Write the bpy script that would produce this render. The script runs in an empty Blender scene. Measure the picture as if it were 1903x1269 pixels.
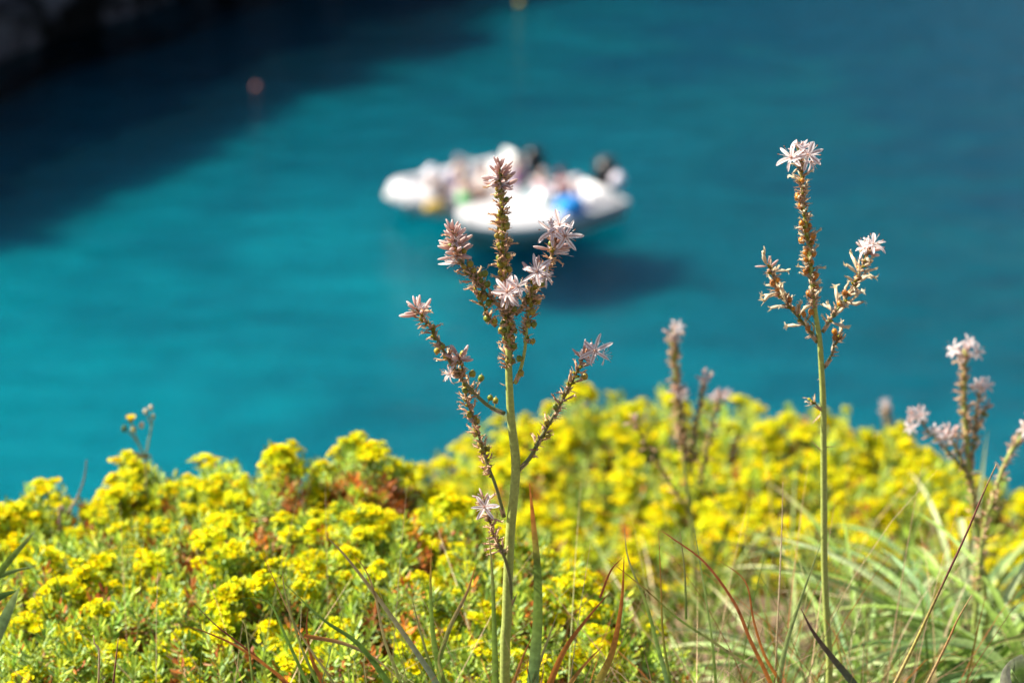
import bpy, bmesh, math, random
import numpy as np
from mathutils import Vector, Matrix
random.seed(7); rng = np.random.default_rng(7)
S = bpy.context.scene; R = math.radians

# ------------------------------------------------------------------ camera
CAM_H = 17.6; PITCH = R(24.0); LENS = 85.0; TANW = 36.0/LENS
CAM = Vector((0, 0, CAM_H))
FW = Vector((0, math.cos(PITCH), -math.sin(PITCH))); UPV = Vector((0, math.sin(PITCH), math.cos(PITCH)))
cd = bpy.data.cameras.new('camera'); cam = bpy.data.objects.new('camera', cd); S.collection.objects.link(cam)
cam.location = CAM; cam.rotation_euler = (math.pi/2 - PITCH, 0, 0)
cd.lens = LENS; cd.sensor_width = 36; cd.clip_start = 0.05; cd.clip_end = 1500
cd.dof.use_dof = True; cd.dof.focus_distance = 2.86; cd.dof.aperture_fstop = 4.0
S.camera = cam
# ------------------------------------------------------------------ light
SUN_EL, SUN_AZ = R(47), R(-74)            # azimuth from +Y, negative = left
sun_dir = Vector((math.sin(SUN_AZ)*math.cos(SUN_EL), math.cos(SUN_AZ)*math.cos(SUN_EL), math.sin(SUN_EL)))
W = bpy.data.worlds.new('World'); S.world = W; W.use_nodes = True
nt = W.node_tree; bgn = nt.nodes['Background']; sky = nt.nodes.new('ShaderNodeTexSky'); sky.sky_type = 'NISHITA'
sky.sun_disc = False; sky.sun_elevation = SUN_EL; sky.sun_rotation = SUN_AZ
nt.links.new(sky.outputs[0], bgn.inputs[0]); bgn.inputs[1].default_value = 0.05
sl = bpy.data.lights.new('sun', 'SUN'); sl.energy = 5.0; sl.angle = R(0.5); sl.color = (1.0, .93, .81)
so = bpy.data.objects.new('sun', sl); S.collection.objects.link(so); so.rotation_euler = sun_dir.to_track_quat('Z', 'Y').to_euler()
so.location = (-20, 10, 60)
S.view_settings.view_transform = 'Standard'; S.view_settings.look = 'None'; S.view_settings.gamma = 1
S.view_settings.exposure = 1.28
S.cycles.use_denoising = True; S.cycles.max_bounces = 8; S.cycles.transparent_max_bounces = 12
S.cycles.diffuse_bounces = 3; S.cycles.glossy_bounces = 2; S.cycles.caustics_reflective = False; S.cycles.caustics_refractive = False

# ------------------------------------------------------------------ helpers
def ray(px, py):
    u = (px-951.5)/1903*TANW; v = (634.5-py)/1903*TANW
    return FW + Vector((1, 0, 0))*u + UPV*v
def P(px, py, Y):                      # the point of a picture ray at world distance Y
    r = ray(px, py); return CAM + r*(Y/r.y)
def Wt(px, py, z=0.0):                 # where that ray meets height z
    r = ray(px, py); return CAM + r*((z-CAM_H)/r.z)
PX = lambda Y: Y*1.09*TANW/1903        # metres per picture pixel near distance Y
def tag(o, label=None, cat=None, group=None, kind=None):
    for k, v in (('label', label), ('category', cat), ('group', group), ('kind', kind)):
        if v: o[k] = v
    return o
def empty(name, loc, parent=None):
    o = bpy.data.objects.new(name, None); o.empty_display_size = .05; S.collection.objects.link(o); o.location = loc
    if parent: o.parent = parent
    bpy.context.view_layer.update()
    return o
def link(name, me, parent=None, world=True):
    o = bpy.data.objects.new(name, me); S.collection.objects.link(o)
    if parent:
        o.parent = parent
        if parent.type == 'EMPTY': o.matrix_parent_inverse = Matrix.Translation(-root_loc(parent))
    return o
def root_loc(p):
    v = Vector((0, 0, 0))
    while p:
        if p.type == 'EMPTY': v += p.location
        p = p.parent
    return v

class MB:
    """collects shapes with a colour per vertex; build() links them as one mesh object"""
    def __init__(s): s.V = []; s.F = []; s.C = []; s.n = 0
    def add(s, V, F, C):
        V = np.asarray(V, float).reshape(-1, 3); n = len(V)
        C = np.asarray(C, float)
        if C.ndim == 1: C = np.tile(C, (n, 1))
        s.V.append(V); s.C.append(C); s.F += [tuple(i+s.n for i in f) for f in F]; s.n += n
    def tube(s, pts, rad, col, n=6, cap=True):
        pts = [Vector(p) for p in pts]; m = len(pts)
        if not hasattr(rad, '__len__'): rad = [rad]*m
        V = []; C = []; a = None
        cols = col if (hasattr(col[0], '__len__')) else [col]*m
        for i in range(m):
            t = (pts[min(i+1, m-1)]-pts[max(i-1, 0)])
            t = t.normalized() if t.length > 1e-9 else Vector((0, 0, 1))
            if a is None: a = t.orthogonal().normalized()
            a = (a - t*a.dot(t)); a = a.normalized() if a.length > 1e-6 else t.orthogonal().normalized()
            b = t.cross(a)
            for k in range(n):
                th = 2*math.pi*k/n; V.append(pts[i] + (a*math.cos(th)+b*math.sin(th))*rad[i]); C.append(cols[i])
        F = [(i*n+k, i*n+(k+1) % n, (i+1)*n+(k+1) % n, (i+1)*n+k) for i in range(m-1) for k in range(n)]
        if cap: F += [tuple(range(n-1, -1, -1)), tuple((m-1)*n+k for k in range(n))]
        s.add(V, F, C)
    def blade(s, pts, wid, cols, face=None, fold=.25, roll=0):
        """a strap leaf: three points across, folded along its midrib"""
        pts = [Vector(p) for p in pts]; m = len(pts); V = []; C = []
        face = face or Vector((0, -1, .25))
        for i in range(m):
            t = (pts[min(i+1, m-1)]-pts[max(i-1, 0)]).normalized()
            sd = t.cross(face); sd = sd.normalized() if sd.length > 1e-6 else t.orthogonal().normalized()
            nn = sd.cross(t)
            if roll:
                q = Matrix.Rotation(roll*i/(m-1), 3, t); sd = q @ sd; nn = q @ nn
            w = wid[i]/2
            V += [pts[i]-sd*w+nn*w*fold, pts[i], pts[i]+sd*w+nn*w*fold]
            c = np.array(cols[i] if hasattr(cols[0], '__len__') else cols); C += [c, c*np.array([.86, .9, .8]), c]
        F = [(i*3+k, i*3+k+1, i*3+k+4, i*3+k+3) for i in range(m-1) for k in range(2)]
        s.add(V, F, C)
    def ball(s, c, ax, rl, rw, col, n=8, m=5, tip=None, stripe=None):
        """an ellipsoid along ax"""
        ax = Vector(ax).normalized(); a = ax.orthogonal().normalized(); b = ax.cross(a); c = Vector(c)
        V = [c-ax*rl]; C = [col]; tip = tip if tip is not None else col
        for i in range(1, m):
            ph = math.pi*i/m; z = -math.cos(ph); r = math.sin(ph)
            for k in range(n):
                th = 2*math.pi*k/n
                V.append(c+ax*(rl*z)+(a*math.cos(th)+b*math.sin(th))*(rw*r))
                cc = np.array(col)*(1-i/m)+np.array(tip)*(i/m)
                if stripe is not None and k % 3 == 0: cc = cc*.4+np.array(stripe)*.6
                C.append(cc)
        V.append(c+ax*rl); C.append(tip); L = len(V)-1
        F = [(0, 1+(k+1) % n, 1+k) for k in range(n)]
        F += [(1+i*n+k, 1+i*n+(k+1) % n, 1+(i+1)*n+(k+1) % n, 1+(i+1)*n+k) for i in range(m-2) for k in range(n)]
        F += [(L, 1+(m-2)*n+k, 1+(m-2)*n+(k+1) % n) for k in range(n)]
        s.add(V, F, C)
    def box(s, c, h, col, rot=0, taper=1.0, bev=None):
        c = Vector(c); q = Matrix.Rotation(rot, 3, 'Z'); V = []
        for z in (-1, 1):
            for x, y in ((-1, -1), (1, -1), (1, 1), (-1, 1)):
                k = taper if z > 0 else 1
                V.append(c + q @ Vector((x*h[0]*k, y*h[1]*k, z*h[2])))
        s.add(V, [(3, 2, 1, 0), (4, 5, 6, 7), (0, 1, 5, 4), (1, 2, 6, 5), (2, 3, 7, 6), (3, 0, 4, 7)], col)
    def mesh(s, name, mat, smooth=True):
        me = bpy.data.meshes.new(name)
        V = np.concatenate(s.V) if s.V else np.zeros((0, 3)); C = np.concatenate(s.C)
        me.from_pydata(V.tolist(), [], s.F)
        at = me.color_attributes.new('Col', 'FLOAT_COLOR', 'POINT')
        at.data.foreach_set('color', np.concatenate([np.clip(C, 0, 1), np.ones((len(C), 1))], 1).astype(np.float32).ravel())
        if smooth: me.polygons.foreach_set('use_smooth', [True]*len(me.polygons))
        me.materials.append(mat); me.update(); return me
    def build(s, name, mat, parent=None, smooth=True):
        return link(name, s.mesh(name, mat, smooth), parent)

def smooth_path(pts, k=4):
    """Catmull-Rom through the given points"""
    pts = [Vector(p) for p in pts]
    if len(pts) < 3: return [pts[0].lerp(pts[-1], i/k) for i in range(k+1)]
    q = [pts[0]*2-pts[1]]+pts+[pts[-1]*2-pts[-2]]; out = []
    for i in range(1, len(q)-2):
        for j in range(k):
            t = j/k; a, b, c, d = q[i-1:i+3]
            out.append(.5*((2*b)+(c-a)*t+(2*a-5*b+4*c-d)*t*t+(3*b-a-3*c+d)*t**3))
    return out+[pts[-1]]
def lerp_list(L, n):
    return [L[0]+(L[-1]-L[0])*i/(n-1) for i in range(n)] if len(L) == 2 else list(np.interp(np.linspace(0, 1, n), np.linspace(0, 1, len(L)), L))
def interp_cols(L, n):
    L = np.array(L, float); x = np.linspace(0, 1, len(L)); return [np.array([np.interp(t, x, L[:, k]) for k in range(3)]) for t in np.linspace(0, 1, n)]

# ------------------------------------------------------------------ materials
def new_mat(name):
    m = bpy.data.materials.new(name); m.use_nodes = True; n = m.node_tree; n.nodes.clear()
    return m, n, n.nodes.new('ShaderNodeOutputMaterial')
def plant_mat(name, trans=.3, rough=.5, spec=.3, scale=400, var=.25):
    m, n, out = new_mat(name); N = n.nodes; L = n.links
    at = N.new('ShaderNodeAttribute'); at.attribute_name = 'Col'
    tc = N.new('ShaderNodeTexCoord'); no = N.new('ShaderNodeTexNoise'); no.inputs['Scale'].default_value = scale
    L.new(tc.outputs['Object'], no.inputs['Vector'])
    mr = N.new('ShaderNodeMapRange'); mr.inputs[1].default_value = .3; mr.inputs[2].default_value = .7
    mr.inputs[3].default_value = 1-var; mr.inputs[4].default_value = 1+var; L.new(no.outputs[0], mr.inputs[0])
    mx = N.new('ShaderNodeVectorMath'); mx.operation = 'SCALE'; L.new(at.outputs['Color'], mx.inputs[0]); L.new(mr.outputs[0], mx.inputs['Scale'])
    pb = N.new('ShaderNodeBsdfPrincipled'); pb.inputs['Roughness'].default_value = rough; pb.inputs['Specular IOR Level'].default_value = spec
    L.new(mx.outputs[0], pb.inputs['Base Color'])
    if trans > 0:
        tr = N.new('ShaderNodeBsdfTranslucent'); L.new(mx.outputs[0], tr.inputs['Color'])
        ms = N.new('ShaderNodeMixShader'); ms.inputs[0].default_value = trans
        L.new(pb.outputs[0], ms.inputs[1]); L.new(tr.outputs[0], ms.inputs[2]); L.new(ms.outputs[0], out.inputs[0])
    else: L.new(pb.outputs[0], out.inputs[0])
    return m
def hard_mat(name, rough=.4, spec=.4, metallic=0):
    m, n, out = new_mat(name); N = n.nodes; L = n.links
    at = N.new('ShaderNodeAttribute'); at.attribute_name = 'Col'
    tc = N.new('ShaderNodeTexCoord'); no = N.new('ShaderNodeTexNoise'); no.inputs['Scale'].default_value = 6; no.inputs['Detail'].default_value = 5
    L.new(tc.outputs['Object'], no.inputs['Vector'])
    mr = N.new('ShaderNodeMapRange'); mr.inputs[3].default_value = .82; mr.inputs[4].default_value = 1.1; L.new(no.outputs[0], mr.inputs[0])
    mx = N.new('ShaderNodeVectorMath'); mx.operation = 'SCALE'; L.new(at.outputs['Color'], mx.inputs[0]); L.new(mr.outputs[0], mx.inputs['Scale'])
    pb = N.new('ShaderNodeBsdfPrincipled'); pb.inputs['Roughness'].default_value = rough; pb.inputs['Specular IOR Level'].default_value = spec
    pb.inputs['Metallic'].default_value = metallic
    L.new(mx.outputs[0], pb.inputs['Base Color']); L.new(pb.outputs[0], out.inputs[0]); return m
M_STEM = plant_mat('stem_green', .05, .45, .35, 250, .18)
M_PETAL = plant_mat('petal', .42, .5, .2, 500, .1)
M_FRUIT = plant_mat('fruit_skin', .12, .32, .5, 300, .18)
M_LEAF = plant_mat('leaf', .32, .45, .25, 120, .25)
M_DRY = plant_mat('dry_plant', .25, .7, .15, 300, .3)
M_YEL = plant_mat('yellow_bract', .4, .6, .08, 250, .12)
M_BARK = plant_mat('woody_stem', 0, .8, .15, 90, .35)
M_HARD = hard_mat('gelcoat', .3, .45); M_RUB = hard_mat('rubber_fabric', .55, .35); M_CLOTH = hard_mat('cloth', .9, .1); M_SKIN = hard_mat('skin', .5, .3)

# ------------------------------------------------------------------ setting: ground
def ground_h(x, y):
    """height of the near cliff top"""
    z = CAM_H - 1.66 - .12*max(0, y)
    if y > 2.0: z -= .26*(y-2.0)
    k = max(0, min(1, (x+.02)/.4)); j = max(0, min(1, (y-2.3)/.6))*max(0, min(1, (4.9-y)/.7)); z += .26*k*k*(3-2*k)*j*j*(3-2*j)
    if y > 5.9: z -= 1.2*(y-5.9)**1.7
    z += .03*math.sin(3.1*x+1.3*y)+.02*math.sin(7*x-5*y)+.015*math.sin(13*x+11*y)
    return max(z, -6)
def make_ground():
    V = []; F = []; nx = 130; ys = list(np.concatenate([np.arange(-6, 1.5, .5), np.arange(1.5, 7.0, .06), np.arange(7, 13, .2)])); xs = np.concatenate([np.arange(-30, -3, 1.5), np.linspace(-3, 3, nx), np.arange(4.5, 31, 1.5)])
    for y in ys:
        for x in xs:
            z = ground_h(x, y); V.append((x, y + (.6*math.sin(x*.7) if y > 6 else 0), z))
    k = len(xs)
    F = [(j*k+i, j*k+i+1, (j+1)*k+i+1, (j+1)*k+i) for j in range(len(ys)-1) for i in range(k-1)]
    me = bpy.data.meshes.new('ground'); me.from_pydata(V, [], F); me.polygons.foreach_set('use_smooth', [True]*len(F))
    m, n, out = new_mat('soil'); N = n.nodes; L = n.links
    tc = N.new('ShaderNodeTexCoord'); a = N.new('ShaderNodeTexNoise'); a.inputs['Scale'].default_value = 14; a.inputs['Detail'].default_value = 10; L.new(tc.outputs['Object'], a.inputs['Vector'])
    cr = N.new('ShaderNodeValToRGB'); e = cr.color_ramp.elements; e[0].position = .3; e[0].color = (.05, .03, .015, 1); e[1].position = .7; e[1].color = (.22, .15, .08, 1)
    L.new(a.outputs[0], cr.inputs[0]); pb = N.new('ShaderNodeBsdfPrincipled'); pb.inputs['Roughness'].default_value = .95; L.new(cr.outputs[0], pb.inputs['Base Color'])
    b = N.new('ShaderNodeBump'); b.inputs['Strength'].default_value = .8; b.inputs['Distance'].default_value = .03; L.new(a.outputs[0], b.inputs['Height']); L.new(b.outputs[0], pb.inputs['Normal'])
    L.new(pb.outputs[0], out.inputs[0]); me.materials.append(m)
    tag(link('ground', me), 'brown soil slope of the near cliff top under the shrubs', 'ground', kind='structure')
make_ground()

# ------------------------------------------------------------------ setting: water and sea bed
def plane(name, z, half, mat, cx=0, cy=150):
    me = bpy.data.meshes.new(name); me.from_pydata([(cx-half, cy-half, z), (cx+half, cy-half, z), (cx+half, cy+half, z), (cx-half, cy+half, z)], [], [(0, 1, 2, 3)])
    me.materials.append(mat); return link(name, me)
def water_mat():
    m, n, out = new_mat('sea_water'); N = n.nodes; L = n.links
    tc = N.new('ShaderNodeTexCoord')
    mp = N.new('ShaderNodeMapping'); mp.inputs['Scale'].default_value = (.8, 1.6, 1); L.new(tc.outputs['Object'], mp.inputs[0])
    w1 = N.new('ShaderNodeTexNoise'); w1.inputs['Scale'].default_value = .8; w1.inputs['Detail'].default_value = 5; w1.inputs['Roughness'].default_value = .6; L.new(mp.outputs[0], w1.inputs['Vector'])
    b = N.new('ShaderNodeBump'); b.inputs['Strength'].default_value = .6; b.inputs['Distance'].default_value = .3; L.new(w1.outputs[0], b.inputs['Height'])
    gl = N.new('ShaderNodeBsdfGlossy'); gl.inputs['Roughness'].default_value = .13; L.new(b.outputs[0], gl.inputs['Normal'])
    fr = N.new('ShaderNodeFresnel'); fr.inputs['IOR'].default_value = 1.33; L.new(b.outputs[0], fr.inputs['Normal'])
    tr = N.new('ShaderNodeBsdfTransparent'); tr.inputs[0].default_value = WATER_TINT
    df = N.new('ShaderNodeBsdfDiffuse'); df.inputs[0].default_value = WATER_BODY
    body = N.new('ShaderNodeMixShader'); body.inputs[0].default_value = .14
    L.new(tr.outputs[0], body.inputs[1]); L.new(df.outputs[0], body.inputs[2])
    mx = N.new('ShaderNodeMixShader'); L.new(fr.outputs[0], mx.inputs[0]); L.new(body.outputs[0], mx.inputs[1]); L.new(gl.outputs[0], mx.inputs[2])
    L.new(mx.outputs[0], out.inputs[0]); return m
WATER_TINT = (.0, .455, .58, 1); WATER_BODY = (0.0, .028, .042, 1)
def bed_mat():
    m, n, out = new_mat('sandy_sea_bed'); N = n.nodes; L = n.links
    tc = N.new('ShaderNodeTexCoord'); sp = N.new('ShaderNodeSeparateXYZ'); L.new(tc.outputs['Object'], sp.inputs[0])
    def noise(scale, det, sx, sy, dist=0):
        mp = N.new('ShaderNodeMapping'); mp.inputs['Scale'].default_value = (sx, sy, 1); L.new(tc.outputs['Object'], mp.inputs[0])
        a = N.new('ShaderNodeTexNoise'); a.inputs['Scale'].default_value = scale; a.inputs['Detail'].default_value = det; a.inputs['Distortion'].default_value = dist; L.new(mp.outputs[0], a.inputs['Vector']); return a.outputs[0]
    def mad(x, k, add):
        q = N.new('ShaderNodeMath'); q.operation = 'MULTIPLY_ADD'; q.inputs[1].default_value = k
        if isinstance(x, (int, float)): q.inputs[0].default_value = x
        else: L.new(x, q.inputs[0])
        if isinstance(add, (int, float)): q.inputs[2].default_value = add
        else: L.new(add, q.inputs[2])
        return q.outputs[0]
    # open sand towards the near left, deeper and weedier out to sea on the right
    g = mad(sp.outputs['Y'], -.026, 1.86); g = mad(sp.outputs['X'], -.030, g)
    g = mad(noise(.15, 3, 1, 1), .9, g); g = mad(noise(1.0, 5, .35, .8, .6), .85, g); g = mad(g, 1.0, -.95)
    cr = N.new('ShaderNodeValToRGB'); E = cr.color_ramp.elements
    E[0].position = 0; E[0].color = (.20, .28, .32, 1); E[1].position = 1.0; E[1].color = (.95, .95, .78, 1)
    for p, c in ((.25, (.30, .42, .38)), (.5, (.40, .50, .46)), (.75, (.60, .72, .62))): e = E.new(p); e.color = (*c, 1)
    L.new(g, cr.inputs[0]); d = N.new('ShaderNodeSubsurfaceScattering'); d.falloff = 'BURLEY'; d.inputs['Scale'].default_value = 2.8; d.inputs['Radius'].default_value = (.3, 1.1, 1.5)
    L.new(cr.outputs[0], d.inputs['Color']); L.new(d.outputs[0], out.inputs[0]); return m
tag(plane('water', 0, 400, water_mat()), 'clear turquoise sea water of the cove', 'water', kind='structure')
tag(plane('sea_bed', -1.0, 400, bed_mat()), 'pale sandy sea bed with darker weed patches under the water', 'sea bed', kind='structure')

# the far cliff, its foot running away to the right, its face towards us in shade
def make_cliff():
    p0 = Wt(0, 108); p1 = Wt(300, 2); d = (p1-p0).normalized(); nrm = Vector((d.y, -d.x, 0))
    a = p0-d*70; L_ = 150; nu, nv = 700, 60; V = []; rr = random.Random(3)
    from mathutils import noise
    for j in range(nv+1):
        for i in range(nu+1):
            s = L_*i/nu; h = j/nv; H = 8.9+.5*noise.noise(Vector((s*.09, 0, 3)))+.9*noise.noise(Vector((s*.5, 1, 3)))+1.5*noise.noise(Vector((s*1.9, 2, 3)))+1.2*noise.noise(Vector((s*4.5, 2, 8)))*.6  # jagged rim heights added to soften the cliff's shadow edge on the water
            H *= max(.25, min(1, 1.25-max(0, s-95)/60))
            if h < .7: z = -2+(H+2)*(h/.7); off = -.9*z*.25
            else: z = H+(h-.7)*6+noise.noise(Vector((s*.3, h*9, 0))); off = -.25*.9*H-(h-.7)*60
            q = a+d*s; f = noise.noise(Vector((s*.22, z*.35, 1)))*1.6+noise.noise(Vector((s*.8, z*1.1, 4)))*.6+noise.noise(Vector((s*2.2, z*2.5, 7)))*.25
            V.append(q+nrm*(off+f*(1 if z > .5 else .5))+Vector((0, 0, z)))
    F = [(j*(nu+1)+i, j*(nu+1)+i+1, (j+1)*(nu+1)+i+1, (j+1)*(nu+1)+i) for j in range(nv) for i in range(nu)]
    me = bpy.data.meshes.new('cliff'); me.from_pydata(V, [], F)
    m, n, out = new_mat('limestone_cliff'); N = n.nodes; L = n.links
    tc = N.new('ShaderNodeTexCoord'); x = N.new('ShaderNodeTexNoise'); x.inputs['Scale'].default_value = .6; x.inputs['Detail'].default_value = 9; L.new(tc.outputs['Object'], x.inputs['Vector'])
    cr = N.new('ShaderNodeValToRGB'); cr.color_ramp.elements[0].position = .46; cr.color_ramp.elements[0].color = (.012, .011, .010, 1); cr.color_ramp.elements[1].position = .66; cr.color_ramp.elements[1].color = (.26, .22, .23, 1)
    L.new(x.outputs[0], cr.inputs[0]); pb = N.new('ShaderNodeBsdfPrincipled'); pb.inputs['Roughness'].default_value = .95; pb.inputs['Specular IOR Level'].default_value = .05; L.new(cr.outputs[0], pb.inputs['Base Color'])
    L.new(pb.outputs[0], out.inputs[0]); me.materials.append(m)
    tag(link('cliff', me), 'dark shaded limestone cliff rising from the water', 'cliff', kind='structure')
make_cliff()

# ------------------------------------------------------------------ asphodels
GREEN = (.43, .50, .13); GREEND = (.19, .21, .08); OLIVE = (.30, .27, .025); OLIVEG = (.16, .24, .03); BROWN = (.23, .10, .05); TAN = (.78, .52, .33); CREAM = (.80, .66, .46)
PINK = (.88, .60, .46); PINKD = (.52, .24, .18); WHITE = (.95, .88, .90); ORANGE = (.62, .22, .03); RED = (.40, .10, .03)
def flower_mesh(k, cup=0.0):
    """six white petals with a brown-pink midrib, six stamens; faces +Z, 36 mm across"""
    r = random.Random(k); m = MB(); Rr = .0185
    for i in range(6):
        th = i*math.pi/3+r.uniform(-.12, .12); lift = r.uniform(.05, .30) if i % 2 else r.uniform(-.05, .2)
        L_ = Rr*r.uniform(.85, 1.18); w = .0026*(1.12 if i % 2 else .85)*r.uniform(.85, 1.1); lift += cup*r.uniform(.6, 1.4); curl = r.uniform(-.2, .7)*(1 if r.random() < .6 else 2)*(cup < .1); tw = r.uniform(-.5, .5)
        d = Vector((math.cos(th), math.sin(th), 0)); s = Vector((-math.sin(th), math.cos(th), 0)); V = []; C = []
        N_ = 7
        for j in range(N_+1):
            t = j/N_; ww = w*(math.sin(math.pi*min(1, t*.80+.10))**.7)*(1 if t < .97 else .4)
            c = d*(L_*t*(1-.45*min(1, cup)))+s*(tw*L_*.25*t*t)+Vector((0, 0, L_*(lift*t+.1*math.sin(t*3)-.35*curl*t**3)))
            for q, x in enumerate((-1, -.4, -.06, .06, .4, 1)):
                V.append(c+s*(ww*x)+Vector((0, 0, -abs(x)*-.0006)))
                C.append(np.array((.62, .36, .30)) if q in (2, 3) else np.array(WHITE)*r.uniform(.96, 1.05))
        F = [(j*6+q, j*6+q+1, (j+1)*6+q+1, (j+1)*6+q) for j in range(N_) for q in range(5)]
        m.add(V, F, C)
        th2 = th+.5; e = Vector((math.cos(th2)*.011, math.sin(th2)*.011, .012*r.uniform(.7, 1.3)))
        m.tube([(0, 0, 0), e*.5+Vector((0, 0, .002)), e], .00032, (.92, .86, .82), 3, False)
        m.ball(e, e, .0014, .0007, (.55, .22, .08), 5, 3)
    m.ball((0, 0, .0012), (0, 0, 1), .0022, .0020, (.70, .40, .30), 6, 4)
    m.tube([(0, 0, 0), (.001, .001, .013)], .0003, (.85, .7, .65), 3, False)
    return m.mesh('flower', M_PETAL)
FLOWERS = [flower_mesh(i) for i in range(8)]; HALF = [flower_mesh(60+i, 1.1) for i in range(4)]+[flower_mesh(70+i, .6) for i in range(3)]
def fruit_mesh(k, col):
    """a three-lobed round capsule on its short stalk, 7 mm across"""
    m = MB(); r = random.Random(k); V = [(0, 0, -.0036)]; C = [np.array(col)*.8]; n, mm = 12, 7
    for i in range(1, mm):
        ph = math.pi*i/mm
        for q in range(n):
            th = 2*math.pi*q/n; rr = .0035*math.sin(ph)*(1+.05*math.cos(3*th)); V.append((rr*math.cos(th), rr*math.sin(th), -.0038*math.cos(ph)))
            C.append(np.array(col)*(1.0-.16*(q % 4 == 0))*(.85+.25*i/mm))
    V.append((0, 0, .0040)); C.append(np.array(BROWN)); E = len(V)-1
    F = [(0, 1+(q+1) % n, 1+q) for q in range(n)]+[(1+i*n+q, 1+i*n+(q+1) % n, 1+(i+1)*n+(q+1) % n, 1+(i+1)*n+q) for i in range(mm-2) for q in range(n)]+[(E, 1+(mm-2)*n+q, 1+(mm-2)*n+(q+1) % n) for q in range(n)]
    m.add(V, F, C)
    m.tube([(0, 0, .0036), (.0005, 0, .0056)], [.0004, .0002], CREAM, 4)
    for q in range(4):                                   # collar of dried petals
        th = q*1.6+r.random(); d = Vector((math.cos(th), math.sin(th), 0))
        m.blade([Vector((0, 0, -.0036))+d*.0005, Vector((0, 0, -.0035))+d*.0026, Vector((0, 0, -.0020))+d*.0042], [.001, .0016, .0003], [BROWN, TAN, TAN])
    return m.mesh('fruit', M_FRUIT)
FR_OLIVE = [fruit_mesh(1, (.34, .30, .03)), fruit_mesh(2, (.22, .27, .03)), fruit_mesh(3, (.42, .32, .04))]
FR_ORANGE = [fruit_mesh(4, (.66, .25, .025)), fruit_mesh(5, (.52, .19, .03))]

def rnd_dir(r, z=0): 
    v = Vector((r.gauss(0, 1), r.gauss(0, 1), r.gauss(0, 1)+z)); return v.normalized()
def bud(m, base, d, ln=.013, r=None, w=.0021):
    r = r or random; k = r.random()*.8; c = np.array(PINK)*(1-k*.45)+np.array(PINKD)*(k*.45)
    m.tube([base, base+d*ln*.25], .0004, BROWN, 4, False)
    m.ball(base+d*ln*.62, d, ln*.42, w*r.uniform(.8, 1.15), np.array(PINKD)*1.1, 9, 6, np.array(WHITE)*.9*(1-k*.3)+np.array(PINK)*k*.2, stripe=c)
def withered(m, base, d, ln, col, r):
    """a shrivelled flower: a bent tube ending in curled tips"""
    sd = d.orthogonal().normalized(); sd.rotate(Matrix.Rotation(r.uniform(0, 6.3), 3, d))
    p1 = base+d*ln*.35; p2 = base+d*ln*.7+sd*ln*.1; p3 = base+d*ln+sd*ln*r.uniform(.05, .4)
    k = r.uniform(.8, 1.15); c = np.array(col)*k
    m.tube([base, p1, p2, p3], [.0003, .0006, .0011, .0007], [np.array(BROWN)*1.6, c, c, c*1.05], 5)
    for q in range(3):
        e = (d+sd*r.uniform(-1, 1.2)+rnd_dir(r)*.7).normalized()
        m.blade([p3-d*ln*.1, p3+e*ln*.18, p3+(e+rnd_dir(r)*.6).normalized()*ln*.34], [.0012, .0012, .0003], [c, c*1.05, c*1.1])
def _wm(k, col):
    r = random.Random(k); m = MB(); withered(m, Vector((0, 0, 0)), Vector((0, 0, 1)), .010, col, r); return m.mesh('withered_flower', M_DRY)
def _bm(k):
    r = random.Random(k); m = MB(); bud(m, Vector((0, 0, 0)), Vector((0, 0, 1)), .018, r, .0017); return m.mesh('bud', M_PETAL)
WI_TAN = [_wm(i, TAN) for i in range(7)]+[_wm(30+i, (.72, .44, .28)) for i in range(4)]; WI_CREAM = [_wm(50+i, CREAM) for i in range(8)]; BUDS = [_bm(i) for i in range(8)]
def bract(m, base, d, ln, col):
    m.blade([base, base+d*ln*.5, base+d*ln], [.0032, .0026, .0003], [np.array(col)*.75, col, np.array(col)*1.15], face=d.orthogonal(), fold=.6)

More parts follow.
